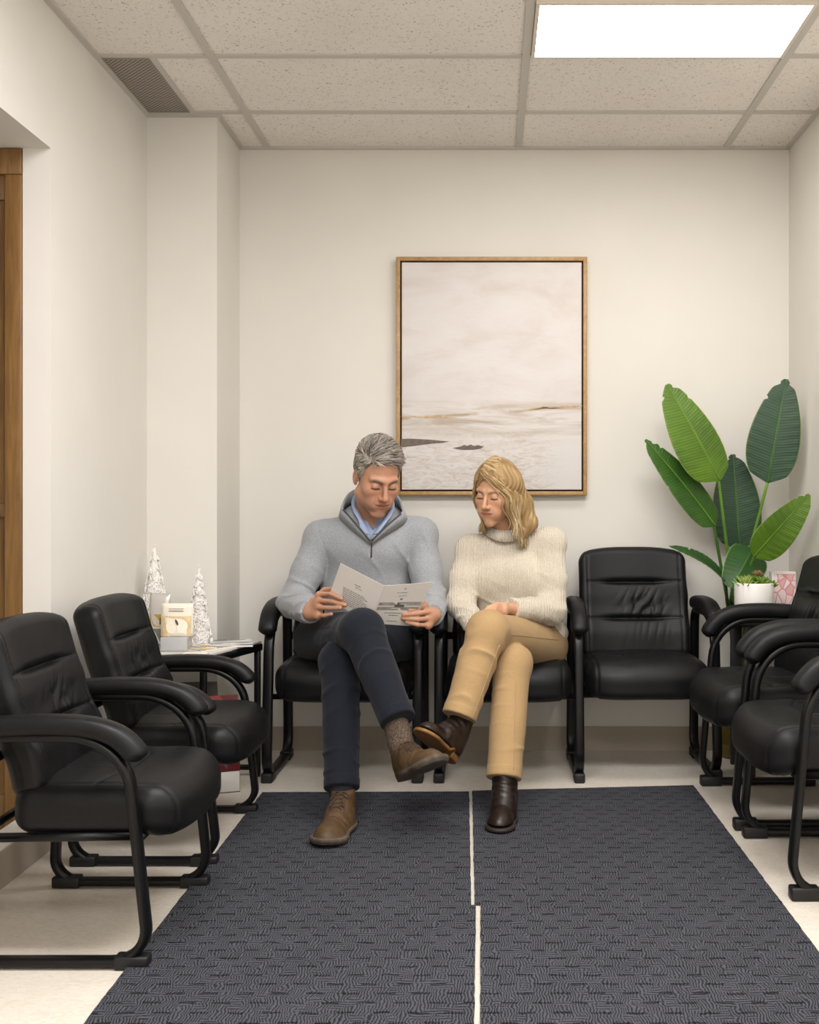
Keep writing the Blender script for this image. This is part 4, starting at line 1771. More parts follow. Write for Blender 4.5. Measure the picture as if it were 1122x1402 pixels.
def woman_hands(p):
    c = np.asarray(w_fing[1][0], np.float32)
    d = np.full(len(p), .08, np.float32)
    near = np.linalg.norm(p - c, axis=1) < .2
    if not near.any():
        return d
    p = p[near]
    h = rcone(p, w_wr[1], (w_fing[1][0] + w_fing[2][0]) / 2, .022, .016)
    h = smin(h, rcone(p, w_fing[0][0], w_fing[3][0], .0115, .010), .015)
    for f in w_fing:
        h = smin(h, chain(p, f, (.0092, .0085, .0076, .0066), .003), .004)
    h = smin(h, chain(p, [w_wr[1] + (-.01, .0, .0), P(690, 831, 3.795), P(676, 832, 3.775)], (.014, .010, .0078), .004), .008)
    g = rcone(p, w_wr[0], w_fing2[1][0], .022, .016)
    g = smin(g, rcone(p, w_fing2[0][0], w_fing2[3][0], .011, .010), .015)
    for f in w_fing2:
        g = smin(g, chain(p, f, (.0088, .008, .0068), .003), .004)
    g = smin(g, chain(p, [w_wr[0], P(664, 858, 3.775), P(671, 860, 3.755)], (.013, .010, .0075), .004), .008)
    d[near] = np.minimum(h, g)
    return d


def woman_core(p):
    d = ell(p, P(706, 880, 4.14), (.14, .09, .09))
    d = smin(d, ell(p, P(700, 822, 4.11), (.115, .075, .13)), .05)
    d = smin(d, ell(p, P(696, 778, 4.10), (.12, .08, .10)), .05)
    for i in (0, 1):
        d = smin(d, chain(p, [w_neck + (0, .01, -.04), w_sh[i], w_el[i], w_wr[i]], (.036, .040, .032, .022), .02), .03)
        d = smin(d, chain(p, [w_hip[i], w_kn[i]], (.072, .045), .02), .02)
    for kn_, ft in ((w_kn[0], ftw0), (w_kn[1], ftw1)):
        d = smin(d, chain(p, [kn_, ft.w((0, -.048, .16)), ft.w((0, -.050, .070)), ft.w((0, -.14, .040))], (.038, .022, .022, .016), .01), .01)
    return smin(d, rcone(p, wh.w((0, .022, -.055)), w_neck, .046, .052), .03)


def woman_body(p):
    d = woman_core(p)
    nh = np.linalg.norm(p - wh.c, axis=1) < .24
    if nh.any():
        d[nh] = smin(d[nh], wh.field(p[nh]), .016)
    return smin(d, woman_hands(p), .010)


def woman_col(p):
    C = np.tile(np.array(lin('#c99b7b'), np.float32), (len(p), 1))
    return wh.colour(p, C, None, '#b0675c', '#8a6c50', '#c47a62')


sdf_obj('body', woman_body, (-.20, 3.25, .02), (.36, 4.30, 1.26), .0030, M_SKIN, wom, 1, woman_col)


def woman_sweater(p):
    d = ell(p, P(710, 866, 4.12), (.196, .140, .085))
    d = smin(d, ell(p, P(698, 822, 4.09), (.145, .115, .13)), .06)
    d = smin(d, ell(p, P(695, 782, 4.075), (.140, .110, .10)), .05)
    d = smin(d, ell(p, P(668, 797, 4.02), (.062, .045, .062)), .05)
    d = smin(d, ell(p, P(722, 797, 4.02), (.062, .045, .062)), .05)
    for s in w_sh:
        d = smin(d, rcone(p, w_neck + (0, .012, -.034), s, .052, .058), .05)
    ds = []
    for i in (0, 1):
        e, w = w_el[i], w_wr[i]
        q = chain(p, [w_sh[i], w_sh[i] * .45 + e * .55, e, w], (.058, .060, .056, .042), .03)
        ax = ((w - e) / np.linalg.norm(w - e)).astype(np.float32)
        s = (p - w.astype(np.float32)) @ ax
        q = smax(q, s - .004, .004)
        q = q + .002 * np.clip((s + .05) / .01, 0, 1)
        q = q + arm_wr(p, w_sh[i], e, w, 23 + i) * .9
        ds.append(q)
    s = np.minimum(*ds)
    k = .012 + .03 * np.clip((p[:, 2] - .82) / .1, 0, 1)
    h = np.maximum(k - np.abs(d - s), 0) / k
    d = np.minimum(d, s) - h * h * k * .25
    d = d + .004 * wob(p * np.array([1, 1, .6], np.float32), 24, 35, 4)
    d = d - .0080 * (folds(p, (.2, .2, 1), 38, 15, 38) - .3) * np.exp(-((p[:, 2] - .66) / .09) ** 2)
    # hem band and knitted wales
    d = d + .0009 * np.sin(p[:, 0] * 560 + 1.5 * wob(p, 40, 44, 3))
    neckh = rcone(p, w_neck + (0, -.01, .0), w_neck + (0, -.03, .14), .050, .060)
    d = smax(d, -neckh, .006)
    # thighs push out of the front of the hem
    return smax(d, -(p[:, 2] - .50), .01)


M_CREAM = knit_material('cream_knit', '#d6c8b1', '#ece1ce', 210, .85, 62)
ws = sdf_obj('sweater', woman_sweater, (-.20, 3.74, .46), (.40, 4.32, 1.05), .0034, M_CREAM, wom, 1)
m = MB()
ring_o, ring_i = [], []
for a in np.linspace(0, 2 * math.pi, 73):
    dx, dy = math.sin(a), -math.cos(a)
    rb = 1 + .012 * math.cos(36 * a)
    cN = w_neck + np.array([-.006, -.012, .014])
    tilt = -.018 * (-dy) - .004 * dx
    ring_o.append(cN + np.array([.058 * dx, .056 * dy, .022 + tilt]) * np.array([rb, rb, 1]))
    ring_i.append(cN + np.array([.066 * dx, .070 * dy, -.010 + tilt * 1.6]) * np.array([rb, rb, 1]))
ribbon(m, ring_o, ring_i, .010)
m.build('collar', M_CREAM, ws)


def w_leg0(p):
    return leg(p, w_hip[0], w_kn[0], w_an[0], (.088, .066, .058), .985, 51)


def w_leg1(p):
    return leg(p, w_hip[1], w_kn[1], w_an[1], (.098, .068, .058), .98, 54)


def woman_trousers(p):
    l0, l1 = w_leg0(p), w_leg1(p)
    pv = smin(ell(p, P(708, 890, 4.13), (.178, .125, .085)), ell(p, P(706, 882, 4.05), (.13, .09, .065)), .04)
    back = np.clip((p[:, 1] - 3.85) / .15, 0, 1)
    k = .006 + .03 * back
    h = np.maximum(k - np.abs(l0 - l1), 0) / k
    return smin(np.minimum(l0, l1) - h * h * k * .25, pv, .03)


M_TAN = twill_material('tan_chino', '#9f8159', '#b2946b')
wt = sdf_obj('trousers', woman_trousers, (-.24, 3.36, .08), (.36, 4.30, .72), .0036, M_TAN, wom, 1)
MB().tube(seam(P(684, 878, 3.66), P(645, 985, 3.52), 0, woman_trousers), .0032, .0032, 5).build('seam', M_TAN, wt)
MB().tube(seam(P(706, 930, 3.64), P(703, 1050, 3.5), 0, woman_trousers), .0028, .0028, 5).build('seam', M_TAN, wt)
MB().tube(seam(P(690, 862, 3.7), P(765, 876, 4.0), 0, woman_trousers, 16), .0030, .0030, 5).build('seam', M_TAN, wt)

M_BOOT = leather_brown('dark_brown_boot_leather', '#1c1310', '#2b1f19', .36, .15, 30)
M_BSOLE = plain('boot_welt', '#2a211b', .6)
M_BTAN = wood_material('stacked_leather_sole', '#6d4a22', '#8f6633', .55, (20, 20, 20))
M_BHEEL = plain('dark_boot_heel', '#1d1714', .5)
make_boot(ftw0, wom, .255, .088, .150, (M_BOOT, M_BSOLE, M_BHEEL))
make_boot(ftw1, wom, .235, .088, .20, (M_BOOT, M_BTAN, M_BTAN))


def woman_hair():
    c = np.array([0, .020, .046])
    r = np.array([.088, .108, .094])
    down = np.array([0, 0, -1.0])

    def fld(p):
        q = wh.loc(p)
        d = ell(q, c, r * .99)
        face = ell(q, (-.004, -.110, -.018), (.064, .085, .098))
        d = smax(d, -face, .012)
        d = smax(d, -.035 - q[:, 2] + .0, .02)
        d = d * wh.s
        # the fall of hair at the nape and over the shoulder
        a = wh.w((.058, .010, .0)); b_ = wh.w((.062, .012, -.05)) * .6 + P(722, 718, 4.04) * .4
        f = chain(p, [wh.w((.055, .022, .03)), P(716, 690, 4.03), P(724, 716, 4.03), P(716, 732, 4.00)], (.050, .034, .030, .018), .03)
        f2 = chain(p, [wh.w((-.03, .05, .02)), P(690, 712, 4.10), P(672, 724, 4.08)], (.046, .028, .014), .03)
        d = sm(.03, d, f, f2)
        return d + .002 * np.sin((p[:, 0] * .9 + p[:, 1] * .5) * 330 + 2.5 * np.sin(p[:, 2] * 60))
    V, Q = surf(fld, wh.c - .22, wh.c + .20, .0032)
    V = relax(V, Q, 1)
    T0 = np.clip(.22 + .22 * wob(V.astype(np.float32) * np.array([3, 3, .5], np.float32), 60, 6, 4), 0, 1)
    parts = [(V, Q, T0)]

    def grow(S, side):
        u = RNG.uniform(0, 1, S) ** (.8 if side > 0 else 1.0)
        rootdir = np.stack([np.full(S, -.26 + .02 * side) + RNG.normal(size=S) * .02, -.80 + 1.15 * u, np.zeros(S)], 1)
        rootdir[:, 2] = np.sqrt(np.clip(1 - (rootdir[:, :2] ** 2).sum(1), .05, 1))
        if side > 0:
            ph = np.radians(62 + 108 * u + RNG.normal(size=S) * 7)
        else:
            ph = np.radians(-(58 + 105 * u) + RNG.normal(size=S) * 6)
        ring = np.stack([np.sin(ph), -np.cos(ph), np.full(S, -.42)], 1)
        ring /= np.linalg.norm(ring, axis=1)[:, None]
        rootdir /= np.linalg.norm(rootdir, axis=1)[:, None]
        K1, K2 = 10, 16
        om = np.arccos(np.clip((rootdir * ring).sum(1), -1, 1))[:, None]
        t = np.linspace(0, 1, K1)[None]
        A = (np.sin((1 - t) * om) / np.sin(om))[..., None] * rootdir[:, None] + (np.sin(t * om) / np.sin(om))[..., None] * ring[:, None]
        lay = RNG.uniform(.96, 1.07, S)[:, None, None]
        # a swell of the fringe off the forehead
        sw_ = 1 + (.05 * np.sin(t * 3.14) * (1 - u)[:, None])[..., None]
        pw = wh.w((c + A * r * lay * sw_).reshape(-1, 3)).reshape(S, K1, 3)
        end = pw[:, -1]
        if side > 0:
            zend = (P(0, 728, 4.02)[2] - .028 * np.sin(np.clip((u - .05) * 3.6, 0, 3.1))) + RNG.normal(size=S) * .010
            zend = np.where(u > .55, zend + .03 * (u - .55), zend)
        else:
            zend = P(0, 724, 4.02)[2] + RNG.normal(size=S) * .008 + .01 * u
        Lh = np.maximum(end[:, 2] - zend, .02)
        s = np.linspace(0, 1, K2 + 1)[1:]
        out = np.stack([end[:, 0] - wh.c[0], end[:, 1] - wh.c[1] - .01, np.zeros(S)], 1)
        out /= np.linalg.norm(out, axis=1)[:, None] + 1e-6
        tang = np.cross(out, [0, 0, 1.0])
        phs = RNG.normal(size=S) * .35 + u * 1.6
        v0 = (pw[:, -1] - pw[:, -2]) * (K1 - 1) / Lh[:, None] * .30
        flare = (.026 + .020 * np.clip(u - .3, 0, 1)[:, None] if side > 0 else .004)
        wav = .013 * np.sin(s[None] * 6.4 + phs[:, None]) * np.clip(s * 2.2, 0, 1)
        curl = -.030 * np.clip(s - .68, 0, 1)[None] ** 1.4 * 4.2 * RNG.uniform(.4, 1.2, S)[:, None]
        hang = end[:, None] + v0[:, None] * ((s - s ** 2 * .5) * .06)[None, :, None] * 3
        hang = hang + out[:, None] * (flare * np.sin(s * 1.5)[None] + wav * .8 + curl)[..., None]
        hang = hang + tang[:, None] * (wav * .7)[..., None]
        hang[..., 2] -= Lh[:, None] * s[None]
        path = np.concatenate([pw, hang], 1)
        for _ in range(10):
            path[:, 1:-1] = .5 * path[:, 1:-1] + .25 * (path[:, :-2] + path[:, 2:])
        wv = np.concatenate([np.zeros(K1 - 3), np.sin(np.linspace(0, 1, K2 + 3) * 7.6)])
        path += out[:, None] * (.010 * RNG.uniform(.5, 1.2, S)[:, None] * wv[None])[..., None] + tang[:, None] * (.008 * np.roll(wv, 3))[None, :, None]
        K = K1 + K2
        prof = np.concatenate([np.linspace(.75, 1.1, K1), np.linspace(1.1, .9, K2 - 4), [.75, .55, .35, .12]])
        rad = np.outer(RNG.uniform(.0011, .0024, S), prof)
        V2, Q2 = strands(path, rad)
        val = .5 + .25 * np.sin(u * 55 + 2) + RNG.normal(size=S) * .18
        T = np.repeat(val[:, None] + np.linspace(-.10, .10, K)[None], 3, 1).reshape(S, -1)
        T = np.repeat((val[:, None] + np.linspace(-.14, .12, K)[None])[:, :, None], 3, 2).ravel()
        parts.append((V2, Q2, np.clip(T, 0, 1)))
    grow(2400, 1)
    grow(700, -1)
    return hair_obj('hair', parts, hair_material('blonde_hair', '#7a5d36', '#b7986a', '#e6d3aa', .40), wom)


woman_hair()

# ------------------------------------------------------------------ corner table with white trees
TZ = .515
tb = thing('corner_table', 'low black metal corner table holding white trees, pouches and magazines', 'side table', (-1.07, 3.88, 0))
poly = [(-.872, 4.055), (-1.285, 4.055), (-1.285, 3.665), (-.985, 3.665)][::-1]
M_GLASS_TOP = plain('pale_table_top', '#d9d5ce', .18)
world_part(MB().prism(poly, TZ - .006, TZ).build('tabletop', M_GLASS_TOP), tb)
m = MB()
cp = np.mean(poly, 0)
inn = [tuple(cp + (np.array(q) - cp) * .995) for q in poly]
for i in range(4):
    a, b = np.array(inn[i]), np.array(inn[(i + 1) % 4])
    d = (b - a) / np.linalg.norm(b - a)
    m.tube([(*a, TZ - .022), (*b, TZ - .022)], .028, .014, 8, up=(0, 0, 1), sup=5)
world_part(m.build('rim', M_BLACK), tb)
for q in poly:
    c_ = cp + (np.array(q) - cp) * .945
    world_part(MB().box((c_[0] - .011, c_[1] - .011, 0), (c_[0] + .011, c_[1] + .011, TZ - .03), .002).build('leg', M_BLACK), tb)
for i in (0, 2):
    m = MB()
    a = cp + (np.array(poly[i]) - cp) * .945
    b = cp + (np.array(poly[(i + 1) % 4]) - cp) * .945
    m.tube([(*a, .035), (*b, .035)], .022, .012, 8, up=(0, 0, 1), sup=5)
    world_part(m.build('stretcher', M_BLACK), tb)

M_FILI = plain('white_filigree', '#faf7f3', .45)
M_CORE = plain('white_tree_core', '#ece7e1', .8)


def white_tree(label, c, H, Rb, seed, n):
    """A cone of curled white wire: scrolls, wavy rings and beads over a paper core."""
    r = np.random.default_rng(seed)
    root = thing('white_filigree_tree', label, 'decoration', (c[0], c[1], TZ), 0, 'white scrollwork trees on the corner table')

    def rad(z):
        return Rb * (1 - z / H) ** .92 + .002

    def on(th, z, o=0.0):
        rr = rad(np.clip(z, 0, H)) + o
        return np.stack([c[0] + rr * np.cos(th), c[1] + rr * np.sin(th), TZ + np.clip(z, .002, H)], -1)
    core = MB()
    core.lathe([(rad(z) * .80, z) for z in np.linspace(.0, H * .97, 12)], (c[0], c[1], TZ), 20)
    core.lathe([(.0001, -.006), (.004, 0), (.0001, .006)], (c[0], c[1], TZ + H), 8)
    world_part(core.build('core', M_CORE), root)
    m = MB()
    for i in range(n):
        z0 = H * (1 - math.sqrt(r.uniform(.01, 1))) * .97 + .004
        th0 = r.uniform(0, 6.283)
        size = min(.020, .3 * rad(z0) + .006) * r.uniform(.7, 1.25)
        turns = r.uniform(1.1, 1.9)
        t = np.linspace(0, 1, 20)
        ang = t * turns * 6.283 * r.choice([-1, 1]) + r.uniform(0, 6.28)
        s = size * (1 - .75 * t)
        th = th0 + s * np.cos(ang) / (rad(z0) + .004)
        zz = z0 + size * .4 + s * np.sin(ang)
        m.tube(on(th, zz, r.uniform(0, .003)), .0030, .0030, 5)
    for z0 in np.linspace(.006, H * .86, 9):
        t = np.linspace(0, 6.283, 40)
        m.tube(on(t, z0 + .008 * np.sin(t * 5 + z0 * 90) + .004 * np.sin(t * 11), .001), .0030, .0030, 5)
    for i in range(n):
        z0 = H * (1 - math.sqrt(r.uniform(.0, 1)))
        q = on(np.array([r.uniform(0, 6.28)]), np.array([z0]), .002)[0]
        m.lathe([(0.0001, -.0030), (.0026, -.0015), (.0030, 0), (.0026, .0015), (.0001, .0030)], q, 6)
    world_part(m.build('scrollwork', M_FILI), root)
    return root


p0 = P(206, 890, 3.93)
white_tree('taller of the two white scrollwork tree ornaments, beside the wall corner', (-1.253, 3.965), .372, .066, 1, 170)
white_tree('shorter of the two white scrollwork tree ornaments, behind the magazines', (-1.09, 3.975), .292, .048, 2, 110)

# standing pouches on a clear block
M_CREAMP = plain('cream_card', '#ece4d3', .5)


def pouch(label, x0, x1, y, z0, z1, lean, mats, deco, cat='pouch', name='gift_pouch'):
    root = thing(name, label, cat, ((x0 + x1) / 2, y, z0))
    m = MB()
    n = 9
    V, Q = [], []
    for side in (-1, 1):
        for j in range(n):
            t = j / (n - 1)
            th = .022 * (1 - t) ** .8 + .0015
            for i in range(n):
                u = i / (n - 1)
                e = (1 - (2 * u - 1) ** 4) * th + .001
                V.append((x0 + (x1 - x0) * u, y + side * e + lean * t, z0 + (z1 - z0) * t))
    f = lambda s, i, j: s * n * n + j * n + i
    for j in range(n - 1):
        for i in range(n - 1):
            Q.append((f(0, i, j), f(0, i + 1, j), f(0, i + 1, j + 1), f(0, i, j + 1)))
            Q.append((f(1, i, j), f(1, i, j + 1), f(1, i + 1, j + 1), f(1, i + 1, j)))
    for j in range(n - 1):
        Q.append((f(0, 0, j), f(0, 0, j + 1), f(1, 0, j + 1), f(1, 0, j)))
        Q.append((f(0, n - 1, j), f(1, n - 1, j), f(1, n - 1, j + 1), f(0, n - 1, j + 1)))
    for i in range(n - 1):
        Q.append((f(0, i, 0), f(1, i, 0), f(1, i + 1, 0), f(0, i + 1, 0)))
        Q.append((f(0, i, n - 1), f(0, i + 1, n - 1), f(1, i + 1, n - 1), f(1, i, n - 1)))
    m.add(V, Q, True, 0)
    world_part(m.build('pouch_body', mats[0]), root)

    def at(u, v, o=.001):
        th = .022 * (1 - v) ** .8 + .0015
        return (x0 + (x1 - x0) * u, y - ((1 - (2 * u - 1) ** 4) * th + .001) + lean * v - o, z0 + (z1 - z0) * v)
    for di, (nm, mi, pts) in enumerate(deco):
        d = MB()
        k_ = len(pts)
        fr = [at(u, v, .001 + .0007 * di) for u, v in pts]
        bk = [(q[0], q[1] + .0006, q[2]) for q in fr]
        d.add(fr + bk, [list(range(k_))] + [(i, k_ + i, k_ + (i + 1) % k_, (i + 1) % k_) for i in range(k_)], False)
        world_part(d.build(nm, mats[mi]), root)
    return root


def rect(u0, v0, u1, v1, n=5):
    us = np.linspace(u0, u1, n)
    return [(u, v0) for u in us] + [(u, v1) for u in us[::-1]]


def blob(cu, cv, ru, rv, n=14, rotd=0.0):
    return [(cu + ru * math.cos(a) * math.cos(rotd) - rv * math.sin(a) * math.sin(rotd), cv + ru * math.cos(a) * math.sin(rotd) + rv * math.sin(a) * math.cos(rotd))
            for a in np.linspace(0, 6.283, n, endpoint=False)]


BZ = TZ + .050
bs = MB().box((-1.17, 3.765, TZ + .0005), (-1.075, 3.835, BZ), .003)
k = NT('frosted_acrylic')
k.base(lin('#d8d8d8')).set(Roughness=.25, Transmission_Weight=.35, IOR=1.45)
tag(bs.build('display_block', k.m), 'frosted white acrylic block under the cream pouch', 'display block')
M_OCHRE = plain('soft_gold_print', '#d9c193', .5, nscale=30, namp=.15)
M_MOTH = plain('pale_wing_print', '#f0e8d4', .5)
M_UMBER = plain('umber_print', '#57452c', .5)
M_GOLD = plain('bright_gold_print', '#b5902a', .4, nscale=40, namp=.3)
M_SILV = plain('silver_foil', '#cfcbc6', .28, .5)
M_DKG = plain('grey_green_card', '#6f6b5f', .6)
pouch('cream pouch with a handle slot and a winged print, on the acrylic block', -1.178, -1.062, 3.80, BZ + .0005, BZ + .118, .004,
      (M_CREAMP, M_OCHRE, M_MOTH, M_UMBER), [('print', 1, rect(.05, .02, .95, .62, 13)), ('wing', 2, blob(.36, .30, .16, .20, rotd=.3)), ('wing', 2, blob(.70, .30, .16, .20, rotd=-.3)),
      ('insect', 3, blob(.53, .44, .035, .10, rotd=.5)), ('slot', 3, rect(.26, .77, .72, .785)), ('slot', 3, rect(.26, .84, .72, .850))])
pouch('slim silver and gold card packet leaning behind the cream pouch', -1.240, -1.165, 3.862, TZ + .0005, TZ + .198, .010,
      (M_SILV, M_GOLD, M_DKG, M_UMBER), [('label', 1, rect(.06, .40, .98, .62)), ('label', 2, rect(.10, .05, .95, .36)), ('mark', 3, rect(.55, .44, .92, .56))], 'packet', 'card_packet')

# magazines and loose papers
def print_material(name, cols, sc):
    k = NT(name)
    v = k.n('ShaderNodeTexVoronoi', feature='F1')
    v.inputs['Scale'].default_value = sc
    k.l(k.coord(scale=(1, 2.2, 1), rot=(0, 0, .4)), v.inputs['Vector'])
    r = k.n('ShaderNodeSeparateColor')
    k.l(v.outputs['Color'], r.inputs[0])
    st = [(i / len(cols), lin(c)) for i, c in enumerate(cols)]
    k.base(k.ramp(r.outputs[0], st, 'CONSTANT')).set(Roughness=.3)
    return k.m


M_PAPERW = plain('white_paper', '#e9e5de', .55)
M_MAG1 = print_material('magazine_cover_gold', ['#e8e4dc', '#c4a25e', '#8f8f93', '#e0d8c6', '#5b5f68', '#d9b96a'], 22)
M_MAG2 = print_material('magazine_cover_slate', ['#6d727b', '#e8e6e2', '#a9a7a2', '#45484f', '#d4d0c8'], 20)


def magazine(label, c, w, h, rz, th, cover, z):
    root = thing('magazine', label, 'magazine', (c[0], c[1], z), rz)
    MB().box((-w / 2, -h / 2, 0), (w / 2, h / 2, th - .001)).build('pages', M_PAPERW, root)
    MB().box((-w / 2 - .001, -h / 2 - .001, th - .001), (w / 2 + .001, h / 2 + .001, th), 0).build('cover', cover, root)
    return root


magazine('slate and white magazine at the outer corner of the black table', (-.962, 3.955), .15, .17, .25, .008, M_MAG2, TZ + .0005)
magazine('gold and white magazine beside the shorter white tree', (-1.03, 3.845), .13, .165, -.55, .007, M_MAG1, TZ + .0005)
tag(MB().box((-1.07, 3.685, TZ + .0005), (-.985, 3.735, TZ + .003)).build('paper_sheet', M_PAPERW), 'loose white leaflet at the front edge of the black table', 'paper')

# bags on the floor under the corner table
M_REDP = print_material('dark_red_print', ['#5c1518', '#7a1f22', '#3c1113', '#8d3a35', '#4d4a47', '#641a1d'], 26)
M_GREYB = plain('grey_bag_paper', '#4e4b47', .6)
M_LABEL = plain('white_box_label', '#cfcbc5', .5)


def bag(label, c, w, d, h, rz, mats, panel=None):
    root = thing('paper_bag', label, 'paper bag', (c[0], c[1], 0), rz)
    m = MB()
    V = []
    for z, s, e in ((0, 1, 1), (h * .5, 1.0, .85), (h * .86, .98, .40), (h, .95, .18)):
        V += [(-w / 2 * s, -d / 2 * e, z), (w / 2 * s, -d / 2 * e, z), (w / 2 * s, d / 2 * e, z), (-w / 2 * s, d / 2 * e, z)]
    Q = [(3, 2, 1, 0), (12, 13, 14, 15)]
    for k_ in range(3):
        for i in range(4):
            j = (i + 1) % 4
            Q.append((k_ * 4 + i, k_ * 4 + j, k_ * 4 + 4 + j, k_ * 4 + 4 + i))
    m.add(V, Q, False)
    m.build('bag_body', mats[0], root)
    if panel:
        MB().box((-w / 2 + .004, -d / 2 - .006, .004), (w / 2 - .002, -d / 2 - .0005, h * .22), .001).build('label_panel', mats[1], root)
        MB().box((-w / 2 + .035, -d / 2 - .0075, .012), (-w / 2 + .045, -d / 2 - .006, h * .18)).build('bar_mark', M_UMBER, root)
    return root


bag('dark red printed bag with a white label panel, under the corner table', (-.985, 3.84), .15, .08, .345, .35, (M_REDP, M_LABEL), True)
bag('plain grey paper bag standing behind the dark red one', (-1.085, 3.955), .14, .07, .375, .15, (M_GREYB,))

# ------------------------------------------------------------------ small dark table, white pot, pink card
RZ = .600
st = thing('side_table', 'small dark table with arched apron in the plant corner', 'side table', (1.10, 4.12, 0))
M_DARKT = plain('charcoal_table_paint', '#2c2c2b', .4)
tx0, tx1, ty0, ty1 = .952, 1.245, 3.985, 4.262
world_part(MB().box((tx0, ty0, RZ - .022), (tx1, ty1, RZ), .006).build('tabletop', M_DARKT), st)
for x in (tx0 + .035, tx1 - .035):
    for y in (ty0 + .03, ty1 - .03):
        world_part(MB().box((x - .022, y - .010, .0), (x + .022, y + .010, RZ - .022), .003).build('leg', M_DARKT), st)
for y in (ty0 + .02, ty1 - .02):
    m = MB()
    arc = smooth_path([(tx0 + .02, y, RZ - .105), (tx0 + .045, y, RZ - .062), (tx0 + .09, y, RZ - .036), (1.1, y, RZ - .030), (tx1 - .09, y, RZ - .036), (tx1 - .045, y, RZ - .062), (tx1 - .02, y, RZ - .105)], 5)
    m.tube(arc, .014, .016, 8, up=(0, 1, 0))
    world_part(m.build('apron', M_DARKT), st)

pc = np.array([1.026, 4.10, RZ + .0005])
pt = thing('succulent_planter', 'white cylindrical pot of small green succulents on the dark table', 'potted plant', tuple(pc))
M_POT = plain('white_ceramic', '#efebe6', .4)
lp = MB()
lp.lathe([(.0001, .0), (.068, .0), (.072, .006), (.0745, .06), (.0755, .132), (.0735, .136), (.070, .132), (.069, .112), (.0001, .112)], pc, 48)
world_part(lp.build('pot', M_POT), pt)
M_SUC1 = plain('bright_succulent', '#5e7d22', .45, nscale=60, namp=.3)
M_SUC2 = plain('pale_spiky_succulent', '#9fb25a', .5)
M_SUC3 = plain('reddish_succulent', '#8d6a48', .5)


def rosette(name, c, n, L, w, tilt0, tilt1, mat, seed, th=.5):
    r = np.random.default_rng(seed)
    m = MB()
    for i in range(n):
        a = i * 2.39996 + r.uniform(-.1, .1)
        t = i / max(1, n - 1)
        el = tilt0 + (tilt1 - tilt0) * t
        l = L * (.55 + .45 * (1 - t)) * r.uniform(.9, 1.1)
        d = np.array([math.cos(a) * math.cos(el), math.sin(a) * math.cos(el), math.sin(el)])
        s = np.linspace(0, 1, 7)
        pth = c + d[None] * (l * s)[:, None] + np.array([0, 0, 1])[None] * (l * .22 * s ** 2)[:, None]
        tp = np.array([.35, .75, 1, 1, .85, .55, .08])
        m.tube(pth, w, w * th, 8, up=np.cross(d, [0, 0, 1]) + 1e-3, taper=tp)
    world_part(m.build(name, mat), pt)


z0 = RZ + .118
rosette('spiky_succulent', np.array([.985, 4.07, z0]), 34, .062, .0075, .1, 1.45, M_SUC2, 1, .6)
rosette('leafy_succulent', np.array([1.012, 4.09, z0 + .005]), 9, .060, .022, .4, 1.4, M_SUC1, 2, .4)
rosette('round_succulent', np.array([1.045, 4.07, z0 + .012]), 26, .044, .022, .0, 1.4, M_SUC1, 3, .6)
rosette('reddish_succulent', np.array([1.040, 4.10, z0 + .045]), 14, .028, .010, .2, 1.4, M_SUC3, 4, .7)
rosette('round_succulent', np.array([1.080, 4.08, z0 + .004]), 24, .036, .020, .0, 1.4, M_SUC1, 5, .6)

k = NT('pink_cell_print')
v = k.n('ShaderNodeTexVoronoi', feature='DISTANCE_TO_EDGE')
v.inputs['Scale'].default_value = 36
k.l(k.coord(scale=(1, 1, .75)), v.inputs['Vector'])
v2 = k.n('ShaderNodeTexVoronoi', feature='F1')
v2.inputs['Scale'].default_value = 36
k.l(k.coord(scale=(1, 1, .75)), v2.inputs['Vector'])
sp = k.n('ShaderNodeSeparateColor'); k.l(v2.outputs['Color'], sp.inputs[0])
cellc = k.ramp(sp.outputs[0], [(0, lin('#f1e6e2')), (.55, lin('#ecd5d2')), (.78, lin('#e4b1b0'))], 'CONSTANT')
k.base(k.mix(k.ramp(v.outputs['Distance'], [(.035, (1, 1, 1)), (.09, (0, 0, 0))]), cellc, lin('#d98f90'))).set(Roughness=.5)
M_PINK = k.m
M_CARDW = plain('white_card', '#efe9e4', .5)
cb = thing('patterned_card_box', 'upright white box with a pink cell pattern behind the white pot', 'box', (1.165, 4.20, RZ))
world_part(MB().box((1.118, 4.18, RZ + .0005), (1.212, 4.225, RZ + .172), .002).build('box_body', M_CARDW), cb)
world_part(MB().box((1.122, 4.1785, RZ + .006), (1.208, 4.1799, RZ + .164)).build('print', M_PINK), cb)
tag(MB().box((1.03, 4.0, RZ + .0005), (1.13, 4.02, RZ + .006), .001).build('booklet', plain('pink_booklet', '#c98f93', .5)), 'thin pink booklet at the front edge of the small dark table', 'booklet')

# ------------------------------------------------------------------ bird of paradise plant
VC = np.array([1.035, 4.372, 0.0])
pl_ = thing('bird_of_paradise_plant', 'tall leafy bird of paradise plant in a brown pot in the room corner', 'plant', tuple(VC))
lp = MB()
lp.lathe([(.0001, 0), (.078, 0), (.086, .008), (.088, .05), (.083, .055), (.085, .06), (.092, .30), (.094, .335), (.088, .338), (.084, .30), (.0001, .29)], VC, 40)
k = NT('brown_glazed_pot')
n = k.noise(k.coord(scale=(1, 1, .3)), 18, 4)
k.base(k.ramp(n, [(.3, lin('#4d4120')), (.7, lin('#7a6a38'))])).set(Roughness=.25, Specular_IOR_Level=.5)
world_part(lp.build('plant_pot', k.m), pl_)


